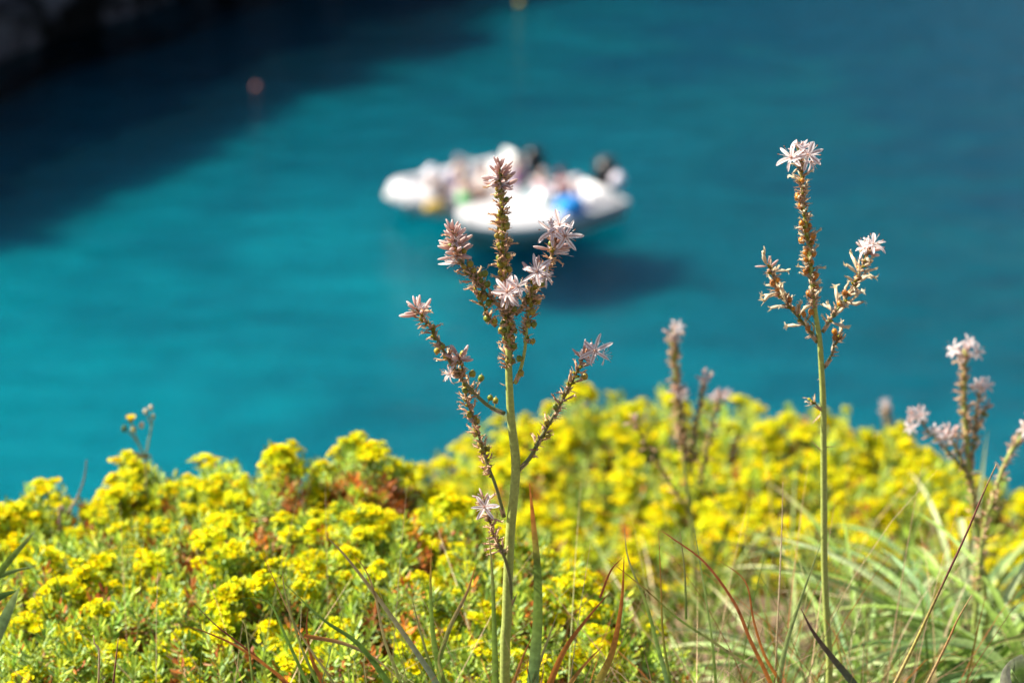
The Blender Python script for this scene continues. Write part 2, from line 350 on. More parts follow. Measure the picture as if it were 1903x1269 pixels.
def asphodel(label, group, Y, stem, sw, strands, seed, palette='olive', yj=.012, detail=1.0, leaves=None, extra_stem=None, f_explicit=None):
    """stem: picture points bottom to top; strands: dicts with pts, width, from/to decoration, tip, flowers.
       every strand is a branch part, its flowers and fruits sub-parts"""
    r = random.Random(seed); px = PX(Y)
    b0 = P(*stem[0], Y); gz = ground_h(b0.x, b0.y); base = Vector((b0.x, b0.y, gz-.02))
    root = empty('asphodel', base); tag(root, label, 'wildflower', group)
    fr = FR_ORANGE if palette == 'orange' else FR_OLIVE; wc = CREAM if palette == 'orange' else TAN
    sp = [base]+[P(x, y, Y) for x, y in stem]; path = smooth_path(sp, 4)
    m = MB(); wd = lerp_list([sw[0]]+list(sw), len(path)); n = len(path)
    cols = []
    for i in range(n):
        t = i/n; c = np.array(GREEN)*(1-max(0, t-.55)*1.0)+np.array(BROWN)*max(0, t-.6)*.8; cols.append(c)
    m.tube(path, [w*px/2 for w in wd], cols, 12)
    st = m.build('stem', M_STEM, root)
    def place(meshes, name, pos, d, par, s=1.0):
        o = link(name, r.choice(meshes), par); q = Vector(d).to_track_quat('Z', 'Y').to_matrix().to_4x4()
        o.matrix_basis = Matrix.Translation(pos) @ q @ Matrix.Rotation(r.uniform(0, 6.3), 4, 'Z') @ Matrix.Scale(s, 4); return o
    def decorate(par, pth, width, a, b, dens, fdens, tip, fruits=(), flowers=(), wl=.010):
        """bracts and shrivelled flowers along pth from fraction a to b"""
        L = [0]
        for i in range(len(pth)-1): L.append(L[-1]+(pth[i+1]-pth[i]).length)
        tot = L[-1]
        def at(s):
            s = max(0, min(.999, s))*tot
            for i in range(len(pth)-1):
                if L[i+1] >= s: t = (s-L[i])/max(1e-9, L[i+1]-L[i]); return pth[i].lerp(pth[i+1], t), (pth[i+1]-pth[i]).normalized()
            return pth[-1], (pth[-1]-pth[-2]).normalized()
        br = MB(); nn = int((b-a)*tot/.0025*dens)
        for k in range(nn):
            s = a+(b-a)*(k+r.random())/nn; p, t = at(s); o = rnd_dir(r); o = (o-t*o.dot(t)).normalized()
            d = (o*1.0+t*.8).normalized(); p0 = p+o*width*px*.4
            bract(br, p0, (o+t*r.uniform(.1, .8)).normalized(), r.uniform(.006, .014), np.array(TAN)*r.uniform(.7, 1.3) if r.random() < .72 else np.array((.42, .20, .12)))
            if r.random() < .75: br.ball(p0+d*.0015, d, .0034*r.uniform(.6, 1.2), .0021, np.array(OLIVE)*r.uniform(.8, 1.3) if r.random() < .45 else np.array(TAN)*.8, 6, 4)
            if r.random() < .55*detail: place(WI_CREAM if palette == 'orange' else WI_TAN, 'withered_flower', p0, (d+rnd_dir(r)*.5).normalized(), par, wl*100*r.uniform(.7, 1.5))
            if r.random() < .25: br.tube([p0, p0+d*.004, p0+(d+rnd_dir(r)*.5).normalized()*.010], .00045, np.array(TAN), 4, False)
            if r.random() < fdens: 
                fp = p+d*r.uniform(.0045, .0075); br.tube([p, fp], .0005, OLIVE, 4, False)
                place(fr, 'fruit', fp+d*.001, d+Vector((0, 0, .6)), par, r.uniform(.75, 1.05))
        for (x, y) in fruits:
            q = P(x, y, Y); j = min(range(0, 100), key=lambda i: (at(i/100)[0]-q).length); p, t = at(max(0, j/100-.02))
            q.y = p.y+r.uniform(-.004, .004); d = (q-p); d = d.normalized() if d.length > 1e-4 else rnd_dir(r)
            br.tube([p, (p+q)/2-Vector((0, 0, .001)), q-d*.002], .00055, np.array(OLIVE)*.9, 5, False); place(fr, 'fruit', q, d*.5+Vector((0, 0, 1)), par, r.uniform(.95, 1.2)*(1.0 if Y < 3.2 else 1.1))
        if br.n: br.build('bract_scales', M_DRY, par)
        if tip:
            p, t = at(.995); nb, sp_, ln = tip
            for k in range(nb//6+(nb > 6)):
                o = t.orthogonal().normalized(); o.rotate(Matrix.Rotation(r.uniform(0, 6.3), 3, t)); place(HALF, 'opening_flower', p-t*r.uniform(.004, .018)*(nb/14), (t*r.uniform(0, .5)+o).normalized(), par, r.uniform(.5, .78))
            for k in range(nb):
                hh = (k/nb); s0 = p-t*(.016*(1-hh))*(nb/14)**.8; ang = k*2.4; o = t.orthogonal().normalized(); o.rotate(Matrix.Rotation(ang, 3, t))
                d = (t*(.22+hh*1.0)+o*sp_*(1.3-hh*.75)+rnd_dir(r)*.28).normalized()
                place(BUDS, 'bud', s0, d, par, ln/.014*(1.25-.40*hh)*r.uniform(.85, 1.15))
        for (x, y, s, f) in flowers:
            q = P(x, y, Y); j = min(range(50, 100), key=lambda i: (at(i/100)[0]-q).length); p, t = at(j/100); q.y = p.y-.010
            d = (Vector(f)+Vector((-.22, .05, .35))).normalized(); fm = MB(); fm.tube([p, (p+q)/2+Vector((0, .002, -.001)), q], .0006, np.array(PINKD)*1.3, 5, False); fm.build('pedicel', M_STEM, par)
            place(FLOWERS, 'flower', q, d, par, s*(.80 if Y > 3 else .95))
    for sd in strands:
        if sd.get('main'):
            decorate(st, path, sw[-1]*.9, *sd['deco'], sd.get('tip'), sd.get('fruits', ()), sd.get('flowers', ())); continue
        pts = sd['pts']; j = sd.get('dy', r.uniform(-yj, yj)); k = len(pts)
        pp = [P(x, y, Y+j*i/(k-1)) for i, (x, y) in enumerate(pts)]; pth = smooth_path(pp, 4); m = MB(); w = sd.get('w', (8, 3.5))
        nn = len(pth); g = np.array(sd.get('col', GREEND)); m.tube(pth, [x*px/2 for x in lerp_list(list(w), nn)], interp_cols([g, g*.9+np.array(BROWN)*.15, np.array(BROWN)*.9+g*.1], nn), 8)
        bd = (pth[1]-pth[0]).normalized()                       # the papery bract in the fork
        for e in (-1, 1): m.blade([pth[0], pth[0]+bd*.006+Vector((e*.001, -.002, 0)), pth[0]+bd*.016+Vector((e*.003, -.002, -.001))], [.005, .004, .0004], [np.array(BROWN)*1.3, np.array(TAN)*.8, TAN])
        bo = m.build('branch', M_STEM, root)
        decorate(bo, pth, w[-1], *sd['deco'], sd.get('tip'), sd.get('fruits', ()), sd.get('flowers', ()), wl=sd.get('wl', .010))
    if extra_stem:
        m = MB()
        for (x, y, dx, dy) in extra_stem:
            p = P(x, y, Y); q = P(x+dx, y+dy, Y)-p; bract(m, p, q.normalized(), q.length, np.array(TAN)*.9)
        m.build('stem_bracts', M_DRY, root)
    return root

FC = (0, -1, .35)
main_strands = [
 dict(main=1, deco=(.79, .985, 2.3, .20), tip=(26, .95, .014), fruits=[(935,402),(942,418),(929,425),(947,450),(930,458),(944,474),(928,478),(938,487),(932,493),(946,500),(930,505),(940,630),(951,627),(946,642),(955,642),(935,600),(956,612),(931,615),(941,588)], flowers=[]),
 # lower left, two strands
 dict(pts=[(938,768),(905,752),(870,718),(842,682),(818,640),(795,602),(772,572)], w=(8,4), dy=-.01, deco=(.22,.97,1.2,.05), tip=(9,.8,.015), fruits=[(894,702),(911,735),(860,655),(853,668),(921,745),(878,690),(820,640),(812,650)], flowers=[(838,684,.75,(-.6,-.6,-.3))]),
 dict(pts=[(862,700),(858,680),(852,662)], w=(4,3), dy=-.015, deco=(.1,.9,1,.0), tip=(8,.5,.014), col=BROWN),
 dict(pts=[(937,960),(922,905),(906,862),(892,815),(882,780),(868,745),(862,712)], w=(7,4), dy=.01, deco=(.3,.98,1.1,.03), fruits=[(872,776),(886,788),(883,808),(906,838),(892,829),(864,728),(877,734),(865,748)]),
 dict(pts=[(948,1127),(949,1088),(941,1046),(928,1014),(914,984),(907,950),(898,922)], w=(8,3), dy=-.03, deco=(.45,.98,1.3,.05), tip=(5,.8,.010), flowers=[(901,915,.95,(.1,-1,.15))]),
 # right
 dict(pts=[(963,873),(985,850),(1008,808),(1030,770),(1050,735),(1070,695),(1088,655)], w=(9,4), dy=-.012, deco=(.15,.97,.85,.02), tip=(8,.55,.014), fruits=[(1016,780),(1032,752),(1086,690),(990,843)], flowers=[(1105,638,1.12,(.1,-1,.25)),(1118,645,.8,(.9,-.1,-.3))]),
 # upper left crown and the strand below it
 dict(pts=[(934,572),(906,548),(886,522),(868,503),(855,480),(846,455),(841,428)], w=(6,4), dy=.008, deco=(.12,.97,1.9,.05), tip=(34,1.15,.015), fruits=[(896,549),(894,513),(901,509),(906,527),(866,506),(880,505),(874,492),(862,470)]),
 dict(pts=[(922,606),(906,585),(896,562),(888,545),(882,530)], w=(4,3), dy=-.014, deco=(.1,.97,.9,.0), fruits=[(905,590),(919,595),(908,560),(900,549)]),
 # upper right strands
 dict(pts=[(957,585),(976,563),(992,540),(1008,516),(1021,486),(1029,462),(1034,440)], w=(7,4), dy=.006, deco=(.15,.97,1.6,.04), tip=(16,.6,.016), fruits=[(1007,526),(1001,506),(994,562),(991,553),(986,541),(980,560)], flowers=[(1028,428,1.1,(-.35,-1,.2)),(1050,437,1.15,(.3,-1,.15)),(1040,416,.9,(-.2,-.8,.7))]),
 dict(pts=[(957,712),(969,680),(976,645),(979,605),(985,565),(992,530),(998,500)], w=(7,3.5), col=GREEN, dy=-.012, deco=(.35,.97,1.3,.0), tip=(10,.6,.015), fruits=[(965,663),(968,690),(979,629),(990,630),(982,598),(992,598),(989,575),(1000,556)], flowers=[(998,492,1.05,(.1,-1,.3)),(1012,500,.8,(.8,-.6,0))]),
 dict(pts=[(946,610),(944,580),(944,560),(946,535)], w=(6,5), dy=-.02, deco=(.05,.97,1.6,.04), tip=(16,.8,.013), fruits=[(935,560),(955,570)], flowers=[(943,525,1.15,(-.05,-1,.1)),(962,515,.85,(.6,-.8,.3))]),
]
asphodel('tallest flowering asphodel in sharp focus at the centre, with olive green fruits', 'asphodel stalks', 2.6,
  [(938,1269),(942,1150),(944,1080),(949,980),(957,900),(958,850),(950,780),(946,700),(945,640),(944,580),(939,520),(934,450),(932,390),(929,330),(928,300)],
  [21,20.5,20,19,18,18,16,14,12,10,7.5,6.5,6,5.5,5], main_strands, 11, extra_stem=[(948,1127,-8,-22),(950,1125,12,-25),(963,873,8,6),(938,715,-10,-4),(946,1045,-14,10)])

right_strands = [
 dict(main=1, deco=(.79, .985, 2.4, .10), tip=(6,.9,.010), fruits=[(1489,413),(1499,427),(1511,437),(1490,448),(1509,450),(1500,463),(1507,486),(1498,504),(1516,510),(1517,533),(1503,545),(1493,582),(1507,579),(1501,608),(1482,366),(1489,382)], flowers=[(1470,288,1.15,(-.45,-.9,.25)),(1500,283,1.15,(.35,-1,.2)),(1504,296,.8,(.8,-.5,-.2))]),
 dict(pts=[(1519,636),(1496,604),(1473,577),(1450,547),(1438,518),(1427,490)], w=(6,3.5), deco=(.05,.98,1.1,.06), fruits=[(1446,538),(1437,530),(1468,559)], wl=.017, tip=(3,1.2,.012)),
 dict(pts=[(1528,617),(1545,590),(1568,560),(1586,530),(1602,496),(1617,460)], w=(6,3.5), deco=(.1,.98,1.3,.06), fruits=[(1596,523),(1581,549),(1562,567)], wl=.017, tip=(6,.7,.014), flowers=[(1622,455,1.0,(.3,-.6,.8)),(1608,462,.8,(-.7,-.5,.6))]),
 dict(pts=[(1531,683),(1545,660),(1553,637),(1566,612)], w=(5,3), deco=(.2,.95,.8,.0), fruits=[(1552,620),(1553,631),(1563,632)], wl=.012),
 dict(pts=[(1531,763),(1520,755),(1505,742)], w=(4,2), deco=(.6,.98,1.5,.0), wl=.009, col=BROWN),
]
asphodel('tall slender asphodel right of centre with orange fruits and two white flowers at its top', 'asphodel stalks', 2.78,
  [(1541,1269),(1537,1160),(1532,1050),(1531,900),(1530,760),(1527,690),(1523,630),(1514,573),(1508,510),(1502,448),(1494,391),(1490,334),(1484,290),(1482,268)],
  [14,13.5,13,12.5,12,11,10,9,8,7,6,5,4.5,4], right_strands, 12, 'orange', extra_stem=[(1527,840,-20,-22),(1533,832,22,-3),(1530,700,-12,6),(1531,765,-22,22)])

def soft(pts, w, tip, d=.9, fl=(), fr=.05, **k): return dict(pts=pts, w=w, deco=(.1, .98, d, fr), tip=tip, flowers=fl, **k)
asphodel('blurred asphodel with short budding arms in front of the round shrub', 'asphodel stalks', 3.85,
  [(1290,1050),(1283,960),(1272,860),(1263,760),(1257,700),(1252,640),(1252,612)], [9,8,8,7,7,7,6],
  [dict(main=1, deco=(.62,.99,2.0,.12), tip=(7,.7,.014), flowers=[(1258,603,1.0,(.3,-.8,.5))]),
   soft([(1284,880),(1292,800),(1302,740),(1309,700)], (5,4), (5,.7,.014), 1.1, [(1308,697,.8,(0,-1,.3))]),
   soft([(1300,900),(1318,820),(1330,760),(1338,732)], (5,4), (8,.8,.014), .8, [(1328,735,.8,(-.5,-1,.3)),(1350,728,.8,(.5,-1,.3))]),
   soft([(1280,860),(1262,790),(1262,745),(1262,722)], (5,4), (8,.9,.014), 1.0, [(1268,728,.9,(.3,-1,.3))]),
   soft([(1284,960),(1235,880),(1198,820),(1175,780)], (5,3), (4,.7,.012), .5)], 21, detail=1.2)
asphodel('blurred branched asphodel near the right edge with pale pink blooms on four arms', 'asphodel stalks', 3.45,
  [(1832,1150),(1824,1050),(1812,960),(1803,880),(1795,800),(1792,740),(1792,690),(1793,650)], [12,12,11,10,9,8,8,7],
  [dict(main=1, deco=(.50,.99,1.8,.10), tip=(9,.9,.014), flowers=[(1772,645,1.15,(-.7,-.7,.4)),(1812,650,1.15,(.7,-.8,.4)),(1800,632,.9,(.2,-.6,.9))]),
   soft([(1800,880),(1762,838),(1725,800),(1702,770)], (6,4), (7,.8,.014), .45, [(1708,765,1.1,(.4,-1,.4)),(1692,788,1.0,(-.5,-1,0))]),
   soft([(1806,850),(1812,790),(1818,745),(1823,715)], (6,5), (6,.8,.014), 1.0, [(1818,716,1.05,(-.4,-1,.3)),(1832,715,1.0,(.5,-1,.2))]),
   soft([(1804,900),(1785,850),(1768,815),(1762,800)], (5,4), (10,.9,.014), .7, [(1755,810,1.1,(-.4,-1,.3)),(1738,795,.9,(-.6,-1,.3))]),
   soft([(1815,800),(1826,775),(1835,755)], (4,3), (4,.7,.012), .8)], 22, detail=1.0)
asphodel('faint far asphodel tip showing above the right shoulder of the round shrub', 'asphodel stalks', 5.6,
  [(1660,880),(1655,830),(1650,785),(1645,755)], [9,8,8,8], [dict(main=1, deco=(.3,.99,1.8,.1), tip=(10,.8,.016), flowers=[(1642,745,1.0,(0,-1,.4))])], 23)
asphodel('asphodel branch leaning in over the water from beyond the right frame edge', 'asphodel stalks', 3.35,
  [(1825,1010),(1845,930),(1868,860),(1895,815),(1925,775)], [9,8,8,7,6], [dict(main=1, deco=(.35,.99,1.2,.03), tip=(6,.8,.014), flowers=[(1905,790,1.0,(-.2,-1,.3))])], 24)

# ------------------------------------------------------------------ strap leaves and grasses in the foreground
LG = (.16, .28, .05); LG2 = (.25, .37, .07); PALE = (.42, .52, .19); ORL = (.62, .22, .05); RDL = (.42, .12, .05); TANL = (.50, .38, .18); PUR = (.20, .08, .07); GLA = (.22, .36, .15)
def leaf_set(name, label, cat, group, Y, leaves, mat=M_LEAF):
    x0 = sum(l[0][0][0] for l in leaves)/len(leaves); b = P(x0, 1300, Y); root = empty(name, (b.x, b.y, ground_h(b.x, b.y))); tag(root, label, cat, group)
    for L in leaves:
        pts, w, cols = L[:3]; dy = L[3] if len(L) > 3 else random.uniform(-.03, .03); k = len(pts)
        pp = [P(x, y, Y+dy*i/(k-1)) for i, (x, y) in enumerate(pts)]
        if pts[0][1] >= 1255:                                   # carried on down to the soil
            e = (pp[0]-pp[1]).normalized(); e = (e+Vector((0, 0, -.35))).normalized(); q1 = pp[0]+e*.06; q = q1+Vector((e.x*.12, 0, 0)); q.z = min(q1.z-.05, ground_h(q.x, q.y)-.01); pp = [q, q1.lerp(q, .4), q1]+pp
        pth = smooth_path(pp, 5); n = len(pth); px = PX(Y)
        prof = [1.25*w*px*(1-(i/(n-1))**1.8*.96) for i in range(n)]
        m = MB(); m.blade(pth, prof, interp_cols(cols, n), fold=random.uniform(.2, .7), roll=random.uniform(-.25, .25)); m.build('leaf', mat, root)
    return root
leaf_set('strap_leaf_tuft', 'upright green strap leaves with orange tips hugging the tallest asphodel stem', 'leaf tuft', 'asphodel leaf tufts', 2.56, [
 ([(990,1269),(999,1150),(998,1050),(990,960),(984,897)], 24, [GLA, GLA, GLA, GLA, LG2, LG2, ORL, ORL]),
 ([(921,1269),(919,1180),(915,1070),(908,985)], 15, [GLA, GLA, LG2, LG2, TANL]),
 ([(955,1269),(972,1220),(990,1180)], 10, [TANL, ORL]), ([(990,1269),(1012,1205),(1036,1138)], 11, [LG2, PALE, TANL]),
 ([(985,1269),(980,1240),(982,1222)], 5, [ORL, RDL]), ([(1005,1269),(1010,1245),(1008,1225)], 5, [ORL, TANL])])
leaf_set('strap_leaf_tuft', 'slim orange-tipped upright leaf and curling tan one left of the tallest stem', 'leaf tuft', 'asphodel leaf tufts', 2.52, [
 ([(823,1269),(806,1190),(800,1100),(802,1013)], 15, [GLA, LG2, LG2, LG2, LG2, ORL]), ([(815,1225),(838,1160),(868,1100),(885,1048)], 8, [LG2, TANL, ORL]),
 ([(826,1269),(815,1225),(832,1180)], 9, [LG2, LG2, TANL]), ([(812,1269),(795,1220),(775,1150),(765,1105)], 8, [LG, LG2, TANL])])
leaf_set('strap_leaf_tuft', 'orange and rust coloured curved leaves right of the tallest stem base', 'leaf tuft', 'asphodel leaf tufts', 2.54, [
 ([(1022,1269),(1050,1205),(1090,1150),(1133,1100)], 15, [(.55,.36,.1), ORL, ORL, RDL]), ([(1112,1269),(1138,1210),(1155,1120),(1160,1032)], 18, [LG2, LG2, (.45,.40,.08), ORL, ORL]),
 ([(1060,1269),(1092,1228),(1124,1196)], 11, [(.5,.4,.12), ORL]), ([(1115,1110),(1135,1060),(1158,1035)], 4, [RDL, ORL])])
leaf_set('strap_leaf_tuft', 'broad grey-green blades arching left across the yellow shrub, lower left of centre', 'leaf tuft', 'asphodel leaf tufts', 2.48, [
 ([(812,1269),(760,1190),(695,1100),(640,1030),(602,993)], 13, [GLA, GLA, (.32,.36,.24), TANL, TANL]), ([(722,1269),(665,1195),(600,1150),(525,1080)], 14, [GLA, LG, LG, LG2]),
 ([(745,1269),(715,1190),(698,1110),(680,1060),(652,1025)], 7, [LG, LG2, TANL, RDL]), ([(570,1269),(530,1180),(500,1120),(448,1110)], 8, [GLA, LG, LG]),
 ([(590,1269),(560,1200),(530,1100),(525,1050)], 8, [GLA, LG, TANL]), ([(620,1269),(560,1180),(520,1100),(480,1012)], 6, [LG, LG2, TANL, RDL]),
 ([(600,1269),(580,1225),(570,1170),(573,1128)], 10, [ORL, ORL, RDL]), ([(565,1180),(640,1195),(700,1225),(750,1269)], 7, [ORL, TANL, TANL]),
 ([(680,1269),(676,1235),(678,1215)], 4, [LG2, TANL]), ([(598,1269),(612,1220),(622,1175)], 4, [LG2, PALE])])
leaf_set('fallen_leaf_spray', 'rust red dry leaves slanting across the bottom of the yellow shrub at left', 'dry leaf', None, 2.45, [
 ([(530,1269),(500,1240),(445,1195),(400,1160),(355,1115)], 7, [RDL, RDL, PUR]), ([(540,1275),(500,1240),(440,1200),(385,1175),(348,1163)], 8, [LG, ORL, ORL, RDL]),
 ([(470,1269),(462,1200),(455,1160),(446,1150)], 5, [LG, LG2, TANL])])
leaf_set('strap_leaf_tuft', 'wide blurred blades crossing at the left frame edge', 'leaf tuft', 'asphodel leaf tufts', 2.3, [
 ([(-30,1215),(-5,1175),(20,1125),(36,1090)], 24, [PALE, GLA, PALE]), ([(-25,1105),(10,1050),(45,1010),(66,985)], 12, [LG, LG2, PALE]),
 ([(-30,1125),(0,1108),(38,1095)], 16, [(.06,.11,.05), LG]), ([(-20,1078),(20,1062),(70,1050)], 9, [LG, PALE])])
leaf_set('strap_leaf_tuft', 'dark green leaf crossing before the slender stalk, with pale and red ones beside', 'leaf tuft', 'asphodel leaf tufts', 2.6, [
 ([(1590,1275),(1550,1225),(1512,1175),(1488,1130)], 18, [(.10,.13,.08), (.12,.15,.09), PUR]), ([(1445,1269),(1462,1190),(1492,1100),(1526,1008)], 14, [LG2, PALE, PALE]),
 ([(1432,1269),(1395,1190),(1365,1120),(1310,1045),(1250,1000),(1228,985)], 8, [ORL, ORL, RDL, RDL]), ([(1450,1269),(1420,1215),(1400,1150),(1385,1080),(1335,1040)], 7, [LG, ORL, RDL]),
 ([(1410,1250),(1330,1195),(1262,1150),(1200,1095),(1118,1030)], 5, [TANL, LG2, RDL]), ([(1240,1269),(1222,1200),(1200,1120),(1168,1040),(1160,980)], 10, [GLA, GLA, LG2, TANL]),
 ([(1245,1269),(1232,1180),(1228,1080),(1224,985)], 7, [LG, LG2, ORL]), ([(1330,1269),(1322,1180),(1300,1040),(1286,960)], 7, [LG, LG2, PALE]), ([(1275,1150),(1272,1060),(1262,975)], 4, [LG2, TANL])])
leaf_set('bent_leaf', 'pale leaf folded sharply over on itself in the bottom right corner', 'leaf', None, 2.45, [
 ([(1870,1290),(1868,1255),(1874,1236),(1885,1222)], 30, [PALE, (.62,.62,.45), (.6,.6,.45)], 0), ([(1884,1222),(1893,1236),(1899,1258),(1903,1290)], 28, [(.5,.52,.36), LG, (.08,.10,.06)], 0)])
for lab, Y, pts, w, cols in (
 ('long purple-brown dry stalk leaning right across the grass at the right', 2.55, [(1655,1285),(1700,1195),(1740,1110),(1792,1000),(1828,915),(1852,862)], 7, [TANL, (.5,.45,.12), PUR, (.24,.09,.07), TANL]),
 ('thin rusty bent stalk right of the long purple one', 2.6, [(1715,1285),(1762,1190),(1780,1150),(1806,1105)], 6, [TANL, (.45,.22,.08), TANL]),
 ('grey dry leaf sliver standing above the left shrub against the sea', 3.42, [(112,990),(125,955),(143,925),(156,890),(161,855)], 8, [(.35,.25,.2), (.45,.36,.3), (.25,.2,.15)]),
 ('pale dry stem rising straight over the shrub left of the slender stalk', 2.7, [(1440,1269),(1448,1100),(1453,980),(1455,895)], 4, [TANL, CREAM, TANL]),
 ('bleached seed stalk at the bottom of the left shrub', 2.5, [(183,1275),(184,1210),(176,1195),(174,1180)], 5, [TANL, CREAM, TAN]),
 ('reddish upright twig beside the bleached seed stalk', 2.5, [(210,1275),(216,1220),(220,1185)], 5, [PUR, (.4,.2,.12), TANL])):
    pp = [P(x, y, Y) for x, y in pts]
    if pts[0][1] < 1260:
        q = pp[0].copy(); q.z = ground_h(q.x, q.y); pp = [q]+pp
    pth = smooth_path(pp, 4); m = MB(); n = len(pth); m.tube(pth, [w*PX(Y)/2*(1-.7*(i/(n-1))) for i in range(n)], interp_cols(cols, n), 6)
    tag(m.build('dry_stalk', M_DRY), lab, 'dry stalk', 'dry stalks')

def grass_stuff(name, label, seed, count, xr, yr, hr, wr, cols, mat, droop=.4, zone=None):
    r = random.Random(seed); m = MB()
    for _ in range(count):
        for _t in range(20):
            x, y = r.uniform(*xr), r.uniform(*yr); x *= y/3.2
            if zone is None or zone(x, y, r): break
        z = ground_h(x, y)-.01; h = r.uniform(*hr)*(.80 if name == 'meadow_grass' and x > .08 else 1); th = r.uniform(0, 6.3); d = Vector((math.cos(th), math.sin(th), 0)); dr = r.uniform(.1, droop)*h
        n = 6; pts = [Vector((x, y, z))+d*(dr*(i/n)**1.8*1.3)+Vector((0, 0, h*(i/n)-dr*.5*(i/n)**3)) for i in range(n+1)]
        w = r.uniform(*wr); c = cols[r.randrange(len(cols))]; k = r.uniform(.75, 1.25)
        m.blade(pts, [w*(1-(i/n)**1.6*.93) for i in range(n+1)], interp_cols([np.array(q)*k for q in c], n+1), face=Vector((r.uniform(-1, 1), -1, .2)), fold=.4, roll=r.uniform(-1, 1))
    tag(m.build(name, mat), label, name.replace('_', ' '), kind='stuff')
dens = lambda x, y, r: r.random() < (1.0 if x/y > .02 else .25 if x/y > -.05 else .07)
grass_stuff('grass', 'green and pale grass growing between the shrubs', 31, 620, (-.75, .75), (2.45, 4.2), (.10, .36), (.003, .009), [(LG, LG2, LG2), (LG, LG2, PALE), (LG, LG, LG2), (GLA, LG2, PALE), (LG, LG2, ORL), (TANL, TANL, CREAM)], M_LEAF, .8, dens)
grass_stuff('dry_grass', 'thin straw coloured and reddish dry grass stalks', 32, 300, (-.75, .75), (2.4, 4.2), (.12, .42), (.0012, .0022), [(TANL, TAN, CREAM), (TANL, RDL, RDL), (PUR, TANL, TAN), (LG, TANL, TAN)], M_DRY, .7, dens)

grass_stuff('meadow_grass', 'fine tangled green, straw and reddish blades rising along the bottom of the picture', 33, 520, (-.62, .62), (2.42, 2.95), (.50, .76), (.0012, .0032), [(LG, LG2, TANL), (LG, LG2, LG2), (TANL, TANL, CREAM), (LG2, ORL, RDL), (TANL, TAN, PUR), (LG, PALE, TANL), (TANL, TAN, TAN), (ORL, RDL, TANL)], M_LEAF, .6, lambda x, y, r: r.random() < (1.0 if x > -.05 or -.32 < x < -.22 else .5))
# arching pale leaves of flowerless tufts at the bottom right
def rosette(label, px, py, Y, n, L, seed, cols):
    r = random.Random(seed); b = P(px, py, Y); b.z = ground_h(b.x, b.y); root = empty('arching_leaf_tuft', b); tag(root, label, 'leaf tuft', 'arching leaf tufts')
    for k in range(n):
        th = 2*math.pi*k/n+r.uniform(-.3, .3); d = Vector((math.cos(th), math.sin(th), 0)); l = L*r.uniform(.7, 1.1); up = r.uniform(.45, 1.0); nn = 12
        pts = []; p = b+d*.01; el = math.atan(up*2.6)
        for i in range(nn+1):
            pts.append(p.copy()); p = p+(d*math.cos(el)+Vector((0, 0, math.sin(el))))*(l/nn); el -= (.10+.22*(1-up))*r.uniform(.7, 1.2)
        w = r.uniform(.010, .018); c = np.array(r.choice(cols)); m = MB()
        m.blade(pts, [w*(1-(i/nn)**2.2*.95) for i in range(nn+1)], interp_cols([c*.8, c, c*1.15, np.array(TANL) if r.random() < .3 else c*1.1], nn+1), face=Vector((0, 0, 1)) if up < .8 else Vector((0, -1, .4)), fold=.5, roll=r.uniform(-.4, .4))
        m.build('leaf', M_LEAF, root)
for i, (lab, px, py, Y, n, L) in enumerate((
 ('dense arching pale green leaves at the bottom edge just right of the slender stalk', 1600, 1300, 3.2, 34, .40), ('arching pale green leaves behind the folded corner leaf', 1800, 1290, 3.3, 34, .42),
 ('half blurred arching leaves between the slender stalk and the orange grasses', 1470, 1290, 3.35, 26, .36), ('far blurred grey-green leaves under the right-hand branched asphodel', 1790, 1150, 3.9, 28, .48),
 ('upright leaves spilling in from the right frame edge', 1935, 1250, 3.2, 26, .46), ('far arching leaves behind the slender stalk at mid height of the slope', 1640, 1180, 3.8, 26, .40),
 ('small arching tuft between the orange leaves and the slender stalk', 1290, 1300, 3.0, 18, .30), ('green tuft at the bottom edge under the tallest asphodel', 960, 1330, 2.85, 16, .26))):
    rosette(lab, px, py, Y, n, L, 40+i, [PALE, (.34,.48,.18), GLA, LG2, (.60,.68,.36)])

# ------------------------------------------------------------------ yellow-flowered shrubs
LEAFC = [(.40, .56, .07), (.22, .38, .06), (.54, .66, .08), (.42, .60, .22), (.66, .70, .04), (.30, .42, .05)]
OLDC = [(.78, .24, .04), (.70, .24, .05), (.50, .28, .10), (.66, .38, .22), (.52, .14, .04)]
YEL = [(.88, .78, .0), (.92, .84, .0), (.66, .72, .01), (.90, .70, .0), (.74, .78, .01), (.58, .68, .02)]
def shoot_template(seed, old=0.0, n=34, L=.075):
    """a leafy shoot along +Z: narrow oblong leaves in a spiral, wide open at the tip"""
    r = random.Random(seed); m = MB()
    for k in range(n):
        t = k/n; th = k*2.4+r.uniform(-.2, .2); z = L*t; el = .1+.95*t*t+r.uniform(-.25, .25); ln = r.uniform(.017, .027)*(1-.25*t); w = r.uniform(.0038, .0060)
        d = Vector((math.cos(th)*math.cos(el), math.sin(th)*math.cos(el), math.sin(el))); s = Vector((-math.sin(th), math.cos(th), 0)); u = s.cross(d)
        b = Vector((0, 0, z)); c = np.array(r.choice(OLDC) if r.random() < max(old, .55*(1-t)**3) else r.choice(LEAFC))*r.uniform(.8, 1.15)
        V = [b, b+d*ln*.4-s*w*.4+u*.001, b+d*ln*.4-u*.0006, b+d*ln*.4+s*w*.4+u*.001, b+d*ln*.8-s*w*.5-u*.001, b+d*ln*.8-u*.002, b+d*ln*.8+s*w*.5-u*.001, b+d*ln-u*.003]
        m.add(V, [(0, 2, 1), (0, 3, 2), (1, 2, 5, 4), (2, 3, 6, 5), (4, 5, 7), (5, 6, 7)], c)
    return np.concatenate(m.V), m.F, np.concatenate(m.C)
SH = [shoot_template(i, 0) for i in range(7)]; SH_OLD = [shoot_template(20+i, .85, 24, .06) for i in range(4)]
